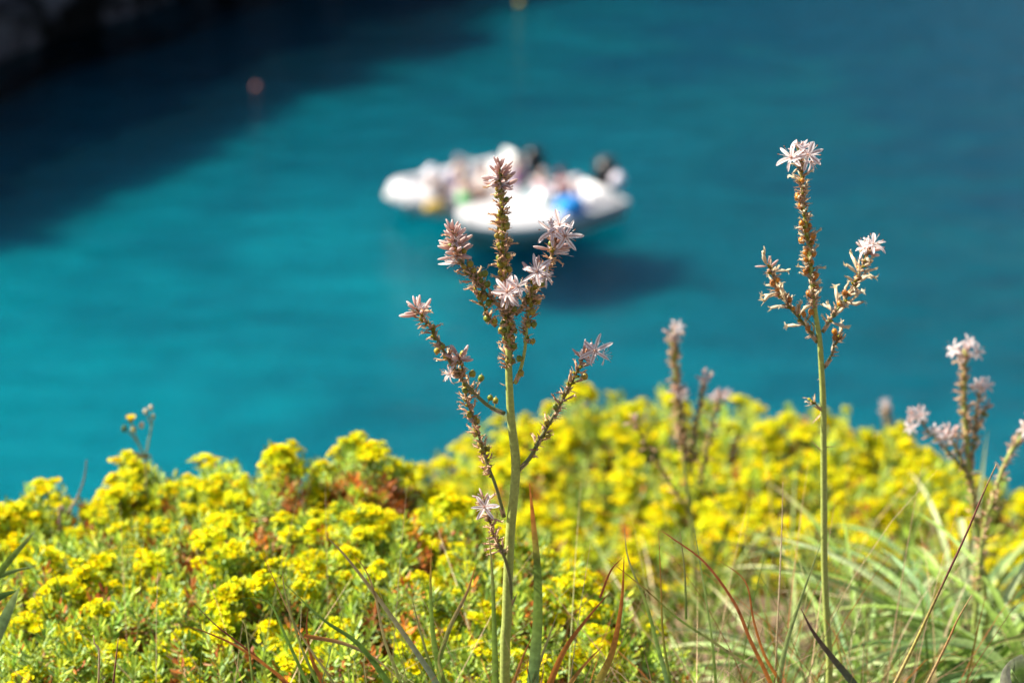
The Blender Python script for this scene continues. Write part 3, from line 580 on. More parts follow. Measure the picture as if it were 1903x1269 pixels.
def head_mesh(seed):
    """a domed head of rounded yellow bract pairs and cups, about 45 mm across"""
    r = random.Random(seed); m = MB(); n = r.randint(24, 32)
    subs = [(.0, 0, .010)]+[(r.uniform(.011, .019), q*2*math.pi/5+r.uniform(-.35, .35), r.uniform(-.004, .009)) for q in range(5) if r.random() < .9]
    n = 6*len(subs)
    for k in range(n):
        sr, sth, sz = subs[k//6]; q = k % 6; ra = .0055*(q > 0)*r.uniform(.8, 1.3); ta = q*1.257+r.uniform(-.3, .3)
        X = sr*math.cos(sth)+ra*math.cos(ta); Y_ = sr*math.sin(sth)+ra*math.sin(ta); th = math.atan2(Y_, X); rr = math.hypot(X, Y_); z = sz+r.uniform(-.002, .003)-(ra*.4)
        c = Vector((rr*math.cos(th), rr*math.sin(th), z)); up = (Vector((rr*math.cos(th)*28, rr*math.sin(th)*28, 1))+rnd_dir(r)*.35).normalized(); a_ = up.orthogonal().normalized(); a_.rotate(Matrix.Rotation(r.uniform(0, 6), 3, up)); b_ = up.cross(a_)
        col = np.array(r.choice(YEL)); w = r.uniform(.0034, .0052)
        for sgn in (-1, 1):                                # two rounded bracts, slightly cupped
            V = [c]; q = c+a_*sgn*w*.75
            for j in range(7):
                t = -math.pi*.5*sgn+0; ang = math.pi*2*j/7; V.append(q+a_*math.cos(ang)*w*.8+b_*math.sin(ang)*w+up*.0012*(1+math.cos(ang)*sgn))
            V[0] = q-up*.0005
            m.add(V, [(0, 1+j, 1+(j+1) % 7) for j in range(7)], col*r.uniform(.88, 1.05))
        m.ball(c+up*.0012, up, .0018, .0016, (.80, .58, .02), 5, 3)
        m.tube([Vector((0, 0, -.012)), c*.6+Vector((0, 0, -.003)), c], .0006, (.45, .5, .05), 3, False)
    for k in range(9):
        th = k*.7; d = Vector((math.cos(th), math.sin(th), .3)); m.blade([d*.004-Vector((0, 0, .010)), d*.014-Vector((0, 0, .010)), d*.022-Vector((0, 0, .009))], [.004, .007, .001], [(.5, .58, .08)]*3, face=Vector((0, 0, 1)))
    return m.mesh('flower_head', M_YEL)
HEADS = [head_mesh(i) for i in range(6)]

def bulk(name, temps, xf, mat, parent, tint=None):
    """many transformed copies of small templates as one mesh"""
    Vs = []; Cs = []; idx = []; cnt = []; base = 0
    for ti, M3, loc, k in xf:
        V, F, C = temps[ti]; Vs.append(V @ M3.T+loc); Cs.append(C*k)
        for f in F: idx.extend([i+base for i in f]); cnt.append(len(f))
        base += len(V)
    V = np.concatenate(Vs); C = np.clip(np.concatenate(Cs), 0, 1); me = bpy.data.meshes.new(name)
    me.vertices.add(len(V)); me.vertices.foreach_set('co', V.astype(np.float32).ravel()); me.loops.add(len(idx)); me.loops.foreach_set('vertex_index', np.array(idx, np.int32))
    me.polygons.add(len(cnt)); st = np.concatenate([[0], np.cumsum(cnt)[:-1]]); me.polygons.foreach_set('loop_start', st.astype(np.int32)); me.polygons.foreach_set('loop_total', np.array(cnt, np.int32))
    me.update(calc_edges=True); at = me.color_attributes.new('Col', 'FLOAT_COLOR', 'POINT'); at.data.foreach_set('color', np.concatenate([C, np.ones((len(C), 1))], 1).astype(np.float32).ravel())
    me.materials.append(mat); return link(name, me, parent)
def rotz_to(d, r):
    q = Vector(d).to_track_quat('Z', 'Y').to_matrix() @ Matrix.Rotation(r.uniform(0, 6.3), 3, 'Z'); return np.array(q)
def shrub(label, lumps, seed, dens=2300, fl=.55, scale=1.0, old_spots=(), group='yellow-flowered shrubs', maxheads=100):
    """lumps: (px, py of the top, Y, rx, ry, rz)"""
    r = random.Random(seed); L = []
    for (px, py, Y, rx, ry, rz) in lumps:
        t = P(px, py, Y); L.append((Vector((t.x, t.y, t.z-rz-.034)), rx, ry, rz))
    cx = sum(l[0].x for l in L)/len(L); cy = sum(l[0].y for l in L)/len(L); base = Vector((cx, cy, ground_h(cx, cy)))
    root = empty('flowering_shrub', base); tag(root, label, 'shrub', group)
    xf = []; heads = []; wood = MB(); old = old_spots
    for li, (c, rx, ry, rz) in enumerate(L):
        area = 2*math.pi*((rx*ry)**1.6/3+(rx*rz)**1.6/3*2+(ry*rz)**1.6/3)**(1/1.6)/1.2; n = int(area*dens*.85); lf = max(.50, min(1, 1.30-(lumps[li][1]-900)/330)) if lumps[li][2] < 3.8 else 1.0
        for _ in range(n):
            u = rnd_dir(r, .35)
            if u.y > .75 or u.z < -.75: continue
            s = r.uniform(.76, 1.10); p = c+Vector((u.x*rx, u.y*ry, u.z*rz))*s
            if any(k != li and ((p.x-o[0].x)/o[1])**2+((p.y-o[0].y)/o[2])**2+((p.z-o[0].z)/o[3])**2 < .72 for k, o in enumerate(L)): continue
            if p.z < ground_h(p.x, p.y): continue
            nrm = Vector((u.x/rx, u.y/ry, u.z/rz)).normalized(); d = (nrm*.9+Vector((0, 0, .75))+rnd_dir(r)*.35).normalized()
            q = p-CAM; f_ = q.dot(FW); ux = 951.5+q.x/f_*1903/TANW; uy = 634.5-q.dot(UPV)/f_*1903/TANW
            isold = any(math.hypot(ux-ox, uy-oy) < orr*r.uniform(.6, 1.3) for ox, oy, orr in old) and r.random() < .9; sc = r.uniform(.75, 1.2)*scale
            ti = len(SH)+r.randrange(len(SH_OLD)) if (isold or r.random() < .11) else r.randrange(len(SH))
            M3 = rotz_to(d, r)*sc; loc = np.array(p-d*.06*sc); xf.append((ti, M3, loc, r.uniform(.55, 1.3)))
            tip = p+d*.018*sc
            if not isold and r.random() < .58*lf*fl*(.30+.70*max(0, min(1, u.z*1.1+.25))): heads.append((tip, (d+Vector((0, -.2, .4))+rnd_dir(r)*.3).normalized(), r.choice((.45, .7, .9, 1.05, 1.25))*scale))
        for k in range(int(26+area*25)):                     # woody stems fanning up from the soil
            u = rnd_dir(r, .3); e = c+Vector((u.x*rx, u.y*ry, u.z*rz))*.93; b = Vector((c.x+r.uniform(-.3, .3)*rx, c.y+r.uniform(-.3, .3)*ry, ground_h(c.x, c.y)-.02)); mm = b.lerp(e, .5)+Vector((0, 0, .03))+rnd_dir(r)*.02
            wood.tube(smooth_path([b, mm, e], 3), lerp_list([.005, .0018], 7), np.array(r.choice([(.16, .10, .06), (.28, .19, .13), (.12, .06, .04), (.45, .36, .28)])), 5, False)
        for k in range(int(area*dens*.35)):                 # dead leaves hanging on inside
            u = rnd_dir(r); p = c+Vector((u.x*rx, u.y*ry, u.z*rz))*r.uniform(.45, .85)
            if p.z < ground_h(p.x, p.y): continue
            xf.append((len(SH)+r.randrange(len(SH_OLD)), rotz_to(rnd_dir(r, .5), r)*scale, np.array(p), r.uniform(.3, .8)))
    bulk('foliage', SH+SH_OLD, xf, M_LEAF, root); wood.build('woody_stem', M_BARK, root)
    heads.sort(key=lambda h: (h[0]-CAM).length-3*h[0].z); hp = heads[:maxheads]; rest = heads[maxheads:]
    for i, (p, d, s) in enumerate(hp):
        o = link('flower_head', HEADS[i % 6], root); o.matrix_basis = Matrix.Translation(p) @ Vector(d).to_track_quat('Z', 'Y').to_matrix().to_4x4() @ Matrix.Rotation(r.uniform(0, 6.3), 4, 'Z') @ Matrix.Scale(s, 4)
    if rest:
        T = []
        for h in HEADS:
            V = np.empty(len(h.vertices)*3, np.float32); h.vertices.foreach_get('co', V); C = np.empty(len(h.vertices)*4, np.float32); h.color_attributes['Col'].data.foreach_get('color', C)
            T.append((V.reshape(-1, 3).astype(float), [tuple(p.vertices) for p in h.polygons], C.reshape(-1, 4)[:, :3].astype(float)))
        o = bulk('flower_heads', T, [(r.randrange(6), rotz_to(d, r)*s, np.array(p), 1.0) for p, d, s in rest], M_YEL, root); o['kind'] = 'stuff'
    print(label[:30], 'shoots', len(xf), 'heads', len(heads)); return root
shrub('low yellow-flowered shrub filling the left frame edge', [(60,940,3.45,.20,.22,.20), (150,985,3.3,.14,.18,.18), (-30,950,3.4,.2,.2,.2), (40,1060,3.05,.2,.2,.22), (160,1110,2.95,.16,.18,.2), (60,1190,2.8,.22,.18,.22)], 51, 1900, .45)
shrub('large yellow-flowered shrub left of the tallest asphodel with rusty patches under its crown',
  [(228,866,3.65,.07,.15,.18), (270,885,3.65,.12,.2,.20), (360,876,3.6,.11,.2,.22), (430,872,3.6,.07,.15,.2), (505,846,3.6,.09,.17,.22), (570,858,3.62,.08,.17,.2), (642,826,3.65,.08,.17,.22), (685,848,3.6,.08,.17,.2), (745,872,3.6,.07,.15,.2), (300,975,3.25,.2,.2,.24), (470,965,3.25,.2,.2,.24), (650,960,3.25,.2,.2,.24), (790,965,3.3,.15,.2,.2),
   (330,1085,2.98,.2,.18,.24), (520,1080,2.98,.2,.18,.24), (700,1075,2.98,.2,.18,.24), (400,1195,2.8,.22,.16,.24), (640,1190,2.8,.22,.16,.24)], 52, 1900, .45,
  old_spots=[(545, 925, 42), (640, 905, 42), (700, 915, 30), (750, 925, 36), (800, 1045, 40), (365, 1045, 34), (700, 1190, 36), (250, 1180, 40), (480, 1005, 30), (560, 1150, 30)])
shrub('lower shrub right of the large one, its yellow heads behind the tallest stem base', [(850,950,3.4,.14,.2,.22), (930,1000,3.2,.15,.18,.2), (1060,1085,3.05,.14,.16,.18), (880,1080,3.0,.17,.16,.22), (1130,1150,3.0,.14,.16,.18), (960,1180,2.85,.2,.15,.2)], 53, 1900, .45, maxheads=90)
shrub('big round blurred shrub covered in yellow heads behind the asphodels',
  [(860,860,4.9,.18,.3,.3), (960,800,5.0,.2,.3,.32), (1100,757,5.1,.22,.35,.34), (1250,768,5.1,.24,.35,.34), (1400,780,5.1,.24,.35,.34), (1540,790,5.1,.22,.35,.34), (1650,830,5.0,.2,.32,.3),
   (1000,880,4.7,.28,.3,.34), (1200,870,4.7,.3,.3,.36), (1400,875,4.7,.3,.3,.36), (1580,900,4.65,.28,.3,.34), (1100,985,4.35,.3,.28,.34), (1340,985,4.35,.32,.28,.36), (1570,1010,4.3,.3,.28,.34)], 54, 950, .80, scale=1.15)
shrub('blurred yellow-flowered shrub at the right frame edge behind the branched asphodel', [(1760,890,4.7,.2,.28,.28), (1860,925,4.6,.2,.28,.28), (1940,935,4.6,.2,.28,.28), (1780,1000,4.35,.25,.25,.3), (1910,1030,4.3,.25,.25,.3)], 55, 950, .6, scale=1.1)

# ------------------------------------------------------------------ yellow composite with a forked stem at the left
def hawkbit():
    Y = 3.62; g = P(272, 1000, Y); root = empty('forked_yellow_daisy', (g.x, g.y, ground_h(g.x, g.y))); tag(root, 'small forked yellow daisy with one open flower poking above the left shrub', 'wildflower')
    m = MB(); C1 = (.30, .30, .14); px = PX(Y)
    b = [Vector((g.x, g.y, ground_h(g.x, g.y)))]+[P(x, y, Y) for x, y in ((274,960),(273,890),(271,850))]
    m.tube(smooth_path(b, 3), 2.6*px, C1, 6); m.build('stem', M_STEM, root)
    for i, pts in enumerate(([(271,850),(258,825),(248,800),(243,785)], [(271,850),(276,820),(282,790),(284,770)], [(258,825),(248,812),(236,800)], [(282,790),(278,782),(270,764)])):
        m = MB(); m.tube(smooth_path([P(x, y, Y) for x, y in pts], 3), lerp_list([2*px, 1.3*px], 10 if len(pts) == 4 else 7), C1, 5); m.build('branch', M_STEM, root)
    for e in ((240,842), (250,855), (262,848)):
        pass
    m = MB()
    for e in ((238,841), (249,855), (283,848)): m.blade([P(271,849,Y), P((271+e[0])/2, (849+e[1])/2-2, Y), P(*e, Y)], [6*px, 6*px, px], TANL)
    m.build('dry_leaf', M_DRY, root)
    c = P(243, 778, Y); m = MB()
    for k in range(26):
        th = k*2*math.pi/26; d = Vector((math.cos(th), math.sin(th), .5)); m.blade([c, c+d*.0045, c+d*.0085], [.001, .0018, .0014], [(.85,.62,.01)]*3, face=Vector((0, 0, 1)))
    m.ball(c+Vector((0, 0, .001)), (0, 0, 1), .004, .006, (.85, .6, .01), 8, 4); m.ball(c-Vector((0, 0, .003)), (0, 0, 1), .005, .0045, (.2, .28, .06), 8, 5); m.build('flower', M_YEL, root)
    for x, y, w, col in ((231,796,6,(.10,.16,.06)), (270,764,4.5,CREAM), (280,757,4.5,CREAM), (284,774,4.5,(.5,.45,.25)), (263,790,5,TAN), (248,798,6,(.5,.45,.2))):
        m = MB(); m.ball(P(x, y, Y), (.3, 0, 1), w*px*1.3, w*px*.9, col, 8, 5); m.build('closed_bud', M_DRY, root)
hawkbit()

# ------------------------------------------------------------------ boats
HULLW = (.62, .61, .63)
def T_(o, h): return Matrix.Translation(o) @ Matrix.Rotation(h, 4, 'Z')
class MBX(MB):
    """MB whose shapes are given in a boat's own axes (x forward, y port, z up)"""
    def __init__(s, M): super().__init__(); s.M = M
    def add(s, V, F, C):
        V = np.asarray([list(v) for v in V], float).reshape(-1, 3); A = np.array(s.M); super().add(V @ A[:3, :3].T+A[:3, 3], F, C)
def loft(m, rings, col, closed=False):
    n = len(rings[0]); V = [p for r_ in rings for p in r_]; k = n if closed else n-1
    m.add(V, [(i*n+j, i*n+(j+1) % n, (i+1)*n+(j+1) % n, (i+1)*n+j) for i in range(len(rings)-1) for j in range(k)], col)
def speedboat(label, o, head, L=4.9, B=2.0):
    M = T_(o, head); root = empty('motorboat', o); tag(root, label, 'boat', 'boats moored together'); X0 = -L/2
    def hb(t): return B/2*(1-max(0, (t-.5)/.5)**3.2)**.7*(.93+.07*min(1, t*4))
    def sh(t): return .46+.16*t*t
    rings = []; N_ = 22
    for i in range(N_+1):
        t = i/N_; x = X0+L*t+.0; b = max(.012, hb(t)); s = sh(t); k = -.22+.30*max(0, (t-.6)/.4)**2; ch = .04+.28*max(0, (t-.55)/.45)**2
        rake = .25*max(0, t-.6)
        rings.append([(x, 0, k), (x, b*.80, ch), (x+rake*.5, b*.93, ch+(s-ch)*.62), (x+rake, b, s), (x+rake, b-.0, s+.03), (x+rake, max(.0, b-.12), s+.035)])
    m = MBX(M); HULL_SHADE = (.17, .19, .20)  # shade on the white hull's lower sides, put into the colour
    loft(m, [r_[:3] for r_ in rings], HULL_SHADE); loft(m, [[(x, -y, z) for x, y, z in r_[:3]][::-1] for r_ in rings], HULL_SHADE); loft(m, [r_[2:] for r_ in rings], HULLW); loft(m, [[(x, -y, z) for x, y, z in r_[2:]][::-1] for r_ in rings], HULLW)
    t0 = rings[0]; m.add([(p[0], p[1], p[2]) for p in t0]+[(p[0], -p[1], p[2]) for p in t0[::-1]], [tuple(range(12))], HULLW)
    m.build('hull', M_HARD, root)
    m = MBX(M); dk = []                                     # cambered foredeck
    for i in range(int(N_*.42), N_+1):
        t = i/N_; x = rings[i][5][0]; b = max(0.005, rings[i][5][1]); dk.append([(x, b*u, sh(t)+.036+.10*(1-u*u)) for u in (-1, -.7, -.35, 0, .35, .7, 1)])
    loft(m, dk, (.60, .59, .60)); m.build('foredeck', M_HARD, root)
    m = MBX(M); a = int(N_*.42); xa = rings[a][5][0]; b = rings[a][5][1]; xe = X0+.08; be = rings[0][5][1]
    fl = .12; m.add([(xe, -be, fl), (xa, -b, fl), (xa, b, fl), (xe, be, fl)], [(0, 1, 2, 3)], (.20, .21, .22))
    for sg in (-1, 1): m.add([(xe, sg*be, fl), (xa, sg*b, fl), (xa, sg*b, sh(.42)+.036), (xe, sg*be, sh(0)+.036)], [(0, 1, 2, 3)], (.7, .7, .7))
    m.add([(xa, -b, fl), (xa, b, fl), (xa, b, sh(.42)+.036), (xa, 0, sh(.42)+.136), (xa, -b, sh(.42)+.036)], [(0, 1, 2, 3, 4)], (.66, .66, .64))
    m.add([(xe, -be, fl), (xe, be, fl), (xe, be, sh(0)+.036), (xe, -be, sh(0)+.036)], [(0, 1, 2, 3)], (.7, .7, .7)); m.build('cockpit', M_HARD, root)
    m = MBX(M); ws = []                                     # wrap-round windscreen
    for k in range(9):
        u = -1+k/4; yy = b*.95*u; xx = xa+.45*(1-u*u)-.02; ws.append([(xx, yy, sh(.42)+.06+.1*(1-u*u)), (xx-.20, yy*.95, sh(.42)+.27+.07*(1-u*u))])
    loft(m, ws, (.16, .22, .25)); m.build('windscreen', M_HARD, root)
    for nm, c, h in (('helm_seat', (xa-.7, .42, .28), (.22, .24, .16)), ('helm_seat', (xa-.7, -.42, .28), (.22, .24, .16)), ('bench_seat', (xe+.3, 0, .28), (.24, be*.9, .15))):
        m = MBX(M); m.box(c, h, (.78, .78, .80), taper=.92); m.box((c[0]-h[0]*.8, c[1], c[2]+h[2]+.10), (.05, h[1]*.9, .11), (.80, .80, .82), taper=.85); m.build(nm, M_RUB, root)
    m = MBX(M); m.tube([(xe+.5, 0, .62)]+[(xe+.5, 0, .63)], .01, HULLW, 4); 
    e = MBX(M); e.box((X0-.18, 0, .78), (.19, .18, .26), (.02, .02, .022), taper=.8); e.box((X0-.16, 0, .27), (.07, .05, .30), (.03, .03, .03)); e.ball((X0-.16, 0, -.1), (1, 0, 0), .22, .06, (.03, .03, .03), 8, 5); e.box((X0-.2, 0, 1.06), (.15, .14, .03), (.05, .05, .05), taper=.8)
    e.build('outboard_motor', M_HARD, root)
    m = MBX(M)
    for sg in (-1, 1):
        pts = [(rings[i][3][0]-.04, sg*max(.03, rings[i][3][1]-.07), sh(i/N_)+.03+.20*math.sin(math.pi*min(1, (i-12)/10+.25))) for i in range(12, N_+1, 2)]; m.tube(pts, .012, (.7, .7, .72), 6)
    m.build('bow_rail', M_HARD, root)
    return root, M, (xa, b, xe, be)
def inflatable(label, o, head, L=5.2, B=2.1, rt=.25):
    M = T_(o, head); root = empty('inflatable_boat', o); tag(root, label, 'boat', 'boats moored together')
    def tubep(t):                                            # t from -1 (stern starboard) round the bow to 1
        s = abs(t); x = -L/2+L*min(1, s/1.0) if False else 0
        return None
    pts = []; rad = []; hb = B/2-rt
    for i in range(13): t = i/12; pts.append((-L/2+t*L*.62, -hb, .30)); rad.append(rt*(.45+.55*min(1, i/2)))
    for i in range(1, 20):
        a = -math.pi/2+math.pi*i/20; pts.append((-L/2+L*.62+L*.33*math.cos(a)**.9, hb*math.sin(a), .30+.22*math.cos(a)**2)); rad.append(rt)
    for i in range(13): t = 1-i/12; pts.append((-L/2+t*L*.62, hb, .30)); rad.append(rt*(.45+.55*min(1, (12-i)/2)))
    m = MBX(M); m.tube(smooth_path(pts, 2), lerp_list(rad, (len(pts)-1)*2+1), (.60, .59, .62), 14); m.build('tube', M_RUB, root)
    m = MBX(M); rings = []
    for i in range(12):
        t = i/11; x = -L/2+L*.93*t; b = (B/2-.3)*(1-max(0, (t-.6)/.4)**2.2); b = max(b, .02); k = -.18+.35*max(0, t-.55); rings.append([(x, -b, .16), (x, -b*.8, .02+.1*t), (x, 0, k), (x, b*.8, .02+.1*t), (x, b, .16)])
    loft(m, rings, (.72, .72, .72)); m.add([r_[0] for r_ in rings]+[r_[-1] for r_ in rings][::-1], [tuple(range(24))], (.10, .11, .12)); m.build('hull', M_HARD, root)
    m = MBX(M); m.box((-.1, 0, .50), (.24, .30, .36), (.70, .70, .70), taper=.8); m.box((.06, 0, .95), (.02, .23, .10), (.16, .20, .24), taper=.9); m.build('console', M_HARD, root)
    m = MBX(M); m.box((-1.0, 0, .40), (.24, .42, .22), (.66, .66, .66), taper=.95); m.box((-1.24, 0, .74), (.05, .38, .12), (.78, .78, .78)); m.build('helm_seat', M_RUB, root)
    m = MBX(M); m.box((1.25, 0, .46), (.42, .42, .06), (.80, .80, .78), taper=.9); m.build('bow_cushion', M_RUB, root)
    m = MBX(M); m.box((-L/2-.1, 0, .66), (.18, .15, .20), (.02, .02, .02), taper=.75); m.box((-L/2-.08, 0, .3), (.07, .05, .3), (.04, .04, .04)); m.ball((-L/2-.05, 0, -.12), (1, 0, 0), .24, .06, (.03, .03, .03), 8, 5); m.build('outboard_motor', M_HARD, root)
    return root, M

# a seated figure, one continuous skinned surface, with clothing and hair as children
def person(label, M, seat, face, skin, shirt, shorts, hair, arms=0, hat=None, lean=0.0):
    Mx = M @ Matrix.Translation(Vector(seat)) @ Matrix.Scale(.88, 4) @ Matrix.Rotation(face, 4, 'Z') @ Matrix.Rotation(lean, 4, 'Y'); o = Mx.translation
    root = empty('person', o); tag(root, label, 'person', 'people sitting in the boats')
    J = {}; E = []
    def j(n, x, y, z, r_, p=None): 
        J[n] = (len(J), (x, y, z), r_)
        if p: E.append((J[p][0], J[n][0]))
    j('pelvis', 0, 0, .10, .125); j('belly', .0, 0, .25, .115, 'pelvis'); j('chest', .01, 0, .42, .13, 'belly'); j('neckb', .0, 0, .54, .07, 'chest'); j('neck', .01, 0, .60, .052, 'neckb'); j('jaw', .035, 0, .665, .068, 'neck'); j('head', .02, 0, .74, .092, 'jaw'); j('crown', .01, 0, .80, .07, 'head'); j('nose', .125, 0, .715, .014, 'head')
    for s, g in ((1, 'l'), (-1, 'r')):
        j('ear'+g, .015, s*.094, .72, .017, 'head')
        j('sh'+g, .0, s*.17, .50, .056, 'neckb'); 
        if arms == 0: el, wr = (.10, s*.23, .26), (.30, s*.14, .18)
        elif arms == 1: el, wr = (-.10, s*.26, .30), (-.16, s*.30, .08)
        else: el, wr = (.20, s*.22, .40), (.40, s*.16, .42)
        j('el'+g, *el, .040, 'sh'+g); j('wr'+g, *wr, .028, 'el'+g); d = (Vector(wr)-Vector(el)).normalized(); pl = Vector(wr)+d*.06; j('palm'+g, *pl, .030, 'wr'+g)
        sd = Vector((0, 1, 0)) if abs(d.y) < .8 else Vector((1, 0, 0))
        for f in range(4): q = pl+d*(.085-.008*abs(f-1.4))+sd*(f-1.5)*.02+Vector((0, 0, -.018)); j('f%d' % f+g, *q, .009, 'palm'+g)
        th = Vector(wr)+d*.06-sd*s*.045; j('th'+g, *th, .011, 'wr'+g)
        j('hip'+g, .04, s*.09, .08, .09, 'pelvis'); j('kn'+g, .44, s*.13, .12, .062, 'hip'+g); j('an'+g, .50, s*.12, -.28, .040, 'kn'+g); j('he'+g, .49, s*.12, -.33, .040, 'an'+g); j('to'+g, .64, s*.14, -.345, .028, 'he'+g)
    me = bpy.data.meshes.new('body'); me.from_pydata([Mx @ Vector(v[1]) for v in J.values()], E, []); bo = link('body', me, root)
    md = bo.modifiers.new('skin', 'SKIN'); md.use_smooth_shade = True
    sv = me.skin_vertices[0].data
    for (i, p, rr) in J.values(): sv[i].radius = (rr, rr)
    sv[0].use_root = True; sb = bo.modifiers.new('sub', 'SUBSURF'); sb.levels = 1; sb.render_levels = 1
    mt = M_SKIN.copy(); mt.name = 'skin_tone'; mt.node_tree.nodes['Principled BSDF'].inputs['Base Color'].default_value = (*skin, 1)
    for lk in list(mt.node_tree.nodes['Principled BSDF'].inputs['Base Color'].links): mt.node_tree.links.remove(lk)
    me.materials.append(mt)
    class Q(MBX): pass
    m = Q(Mx)                                               # shirt: torso ring stack with sleeves
    rg = []
    for z, a, b in ((.06, .125, .165), (.18, .122, .158), (.32, .128, .165), (.44, .132, .178), (.52, .105, .165), (.565, .070, .085)): rg.append([(a*math.cos(t)+.005, b*math.sin(t), z) for t in np.linspace(0, 2*math.pi, 15)[:-1]])
    if shirt is not None:
        loft(m, rg, shirt, True)
        for g in 'lr': a, b = Vector(J['sh'+g][1]), Vector(J['el'+g][1]); m.tube([a, a.lerp(b, .4), a.lerp(b, .8)], [.068, .060, .056], shirt, 10, False)
        m.build('shirt', M_CLOTH, root)
    m = Q(Mx); loft(m, [[(a*math.cos(t)+.01, b*math.sin(t), z) for t in np.linspace(0, 2*math.pi, 13)[:-1]] for z, a, b in ((-.015, .11, .15), (.05, .138, .172), (.10, .132, .168))], shorts, True)
    for g in 'lr': a, b = Vector(J['hip'+g][1]), Vector(J['kn'+g][1]); m.tube([a, a.lerp(b, .4), a.lerp(b, .78)], [.104, .094, .084], shorts, 10, False)
    m.build('shorts', M_CLOTH, root)
    m = Q(Mx); V = []
    for i in range(7):
        ph = math.pi*.56*i/6; V.append([(.012-.012*(i/6)+.101*math.sin(ph)*math.cos(t)*(1 if math.cos(t) < .3 or i < 4 else .80), .100*math.sin(ph)*math.sin(t), .755+.112*math.cos(ph)) for t in np.linspace(0, 2*math.pi, 15)[:-1]])
    loft(m, V, hair, True); m.build('hair', M_CLOTH, root)
    m = Q(Mx)
    for s in (-1, 1): m.ball((.104, s*.032, .735), (1, 0, 0), .010, .012, (.03, .02, .02), 6, 4)
    m.ball((.108, 0, .672), (0, 1, 0), .024, .008, (.45, .15, .12), 6, 4); m.build('face_features', M_SKIN, root)
    if hat is not None:
        m = Q(Mx); loft(m, [[(r0*math.cos(t)+.01, r0*math.sin(t), z) for t in np.linspace(0, 2*math.pi, 17)[:-1]] for r0, z in ((.19, .775), (.115, .79), (.112, .85), (.08, .885), (.005, .89))], hat, True); m.build('sun_hat', M_CLOTH, root)
    return root
pa, pb = Wt(868, 468), Wt(1112, 392)
ca = (pa+pb)/2; ha = math.atan2(pa.y-pb.y, pa.x-pb.x); La = (pa-pb).length
print('speedboat', ca, math.degrees(ha), La)
_, MA, (xa, bA, xe, be) = speedboat('white motorboat with its bow towards the viewer, the nearer of the two moored together', ca, ha, La, 2.0)
p1, p2 = Wt(738, 410), Wt(985, 352); cb = (p1+p2)/2; hb_ = math.atan2(p1.y-p2.y, p1.x-p2.x); Lb = (p1-p2).length
print('rib', cb, math.degrees(hb_), Lb)
_, MI = inflatable('pale inflatable boat moored behind the motorboat, its bow to the left', cb, hb_, Lb, 2.0)
SK = (.55, .34, .24); SK2 = (.42, .25, .17)
WS = (.80, .78, .80)
def seat_at(M, px, py, z): return tuple(M.inverted() @ Wt(px, py, z))
def local(M, p): return tuple(M.inverted() @ p)
person('person in white top and pale hat at the bow of the inflatable boat', MI, seat_at(MI, 802, 378, .42), 2.6, SK, WS, (.25, .25, .45), (.7, .7, .72), 0, hat=(.80, .78, .84))
person('person in a pink shirt sitting ahead of the inflatable boat console', MI, seat_at(MI, 858, 386, .42), 2.9, SK, (.86, .74, .74), (.75, .75, .72), (.75, .6, .4), 2)
person('person in a lilac shirt on the far tube beside the inflatable boat console', MI, seat_at(MI, 852, 356, .50), 1.6, SK, (.5, .48, .75), (.3, .3, .5), (.3, .25, .3), 1)
person('person in a white shirt on the helm seat of the inflatable boat', MI, seat_at(MI, 902, 368, .50), 0.4, SK, (.85, .80, .78), (.1, .1, .12), (.06, .04, .04), 0)
person('dark-haired person in a purple top at the stern of the inflatable boat', MI, seat_at(MI, 962, 352, .50), 2.2, SK2, (.28, .12, .30), (.08, .08, .1), (.03, .02, .02), 0)
person('person in a pale pink top seated at the front of the motorboat cockpit', MA, seat_at(MA, 1010, 380, .42), 0.2, SK, (.82, .62, .70), (.5, .5, .6), (.55, .45, .45), 0)
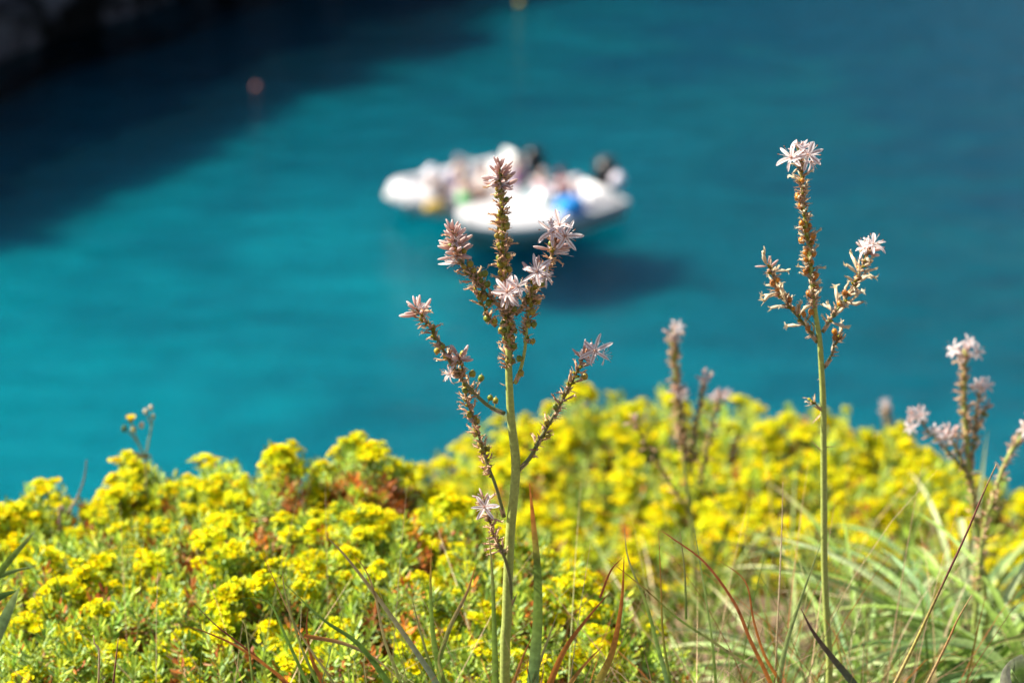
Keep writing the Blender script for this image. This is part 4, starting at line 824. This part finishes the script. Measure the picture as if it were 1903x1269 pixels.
person('red-shouldered person in blue shorts on the motorboat helm seat', MA, seat_at(MA, 1044, 376, .44), -.5, (.40, .12, .12), None, (.02, .06, .42), (.05, .03, .05), 1)
person('person in a light lilac shirt on the near side of the motorboat cockpit', MA, seat_at(MA, 1072, 392, .30), -.8, SK, (.70, .64, .88), (.2, .4, .7), (.6, .5, .6), 0)
def loose(name, label, cat, M, col, c, h, kind='box'):
    m = MBX(M)
    if kind == 'box':
        m.box(c, h, col, taper=.85); m.box((c[0], c[1], c[2]+h[2]), (h[0]*.88, h[1]*.88, .02), np.array(col)*.8, taper=.8)
    else: m.ball(c, (0, 0, 1), h[2], h[0], col, 14, 10); m.tube([(c[0], c[1], c[2]+h[2]*.9), (c[0], c[1], c[2]+h[2]*1.25)], .03, col, 8)
    return tag(m.build(name, M_RUB), label, cat)
loose('dry_bag', 'bright blue bag on the near side deck of the motorboat cockpit', 'bag', MA, (.02, .30, .80), seat_at(MA, 1060, 388, .60), (.25, .20, .20))
loose('life_vest', 'orange-yellow vest on the bow of the inflatable boat', 'life vest', MI, (.55, .36, .04), seat_at(MI, 808, 384, .60), (.20, .12, .07))
loose('cool_box', 'small green box between the people in the inflatable boat', 'box', MI, (.03, .55, .08), seat_at(MI, 863, 370, .66), (.10, .10, .10))
loose('fender', 'round white fender tied up at the motorboat stern', 'fender', MA, (.85, .80, .90), seat_at(MA, 1148, 335, .95), (.15, .15, .15), 'ball')
fp = Vector(seat_at(MA, 1148, 335, .95))
m = MBX(MA); m.tube([(fp.x, fp.y, .40), (fp.x, fp.y, .82)], .02, (.6, .6, .6), 6); tag(m.build('pole', M_HARD), 'short pole under the white fender at the motorboat stern', 'pole')
for px, py, col, lab in ((477, 163, (.32, .12, .11), 'small red mooring buoy in the dark water at the left'), (966, 6, (.5, .38, .03), 'small yellow mooring buoy at the top edge of the water')):
    c = Wt(px, py, .04); m = MB(); m.ball(c, (0, 0, 1), .085, .085, col, 16, 10); m.tube([c+Vector((0, 0, .09)), c+Vector((0, 0, .13))], [.02, .015], (.2, .2, .2), 8)
    tag(m.build('mooring_buoy', M_RUB), lab, 'buoy', 'mooring buoys')
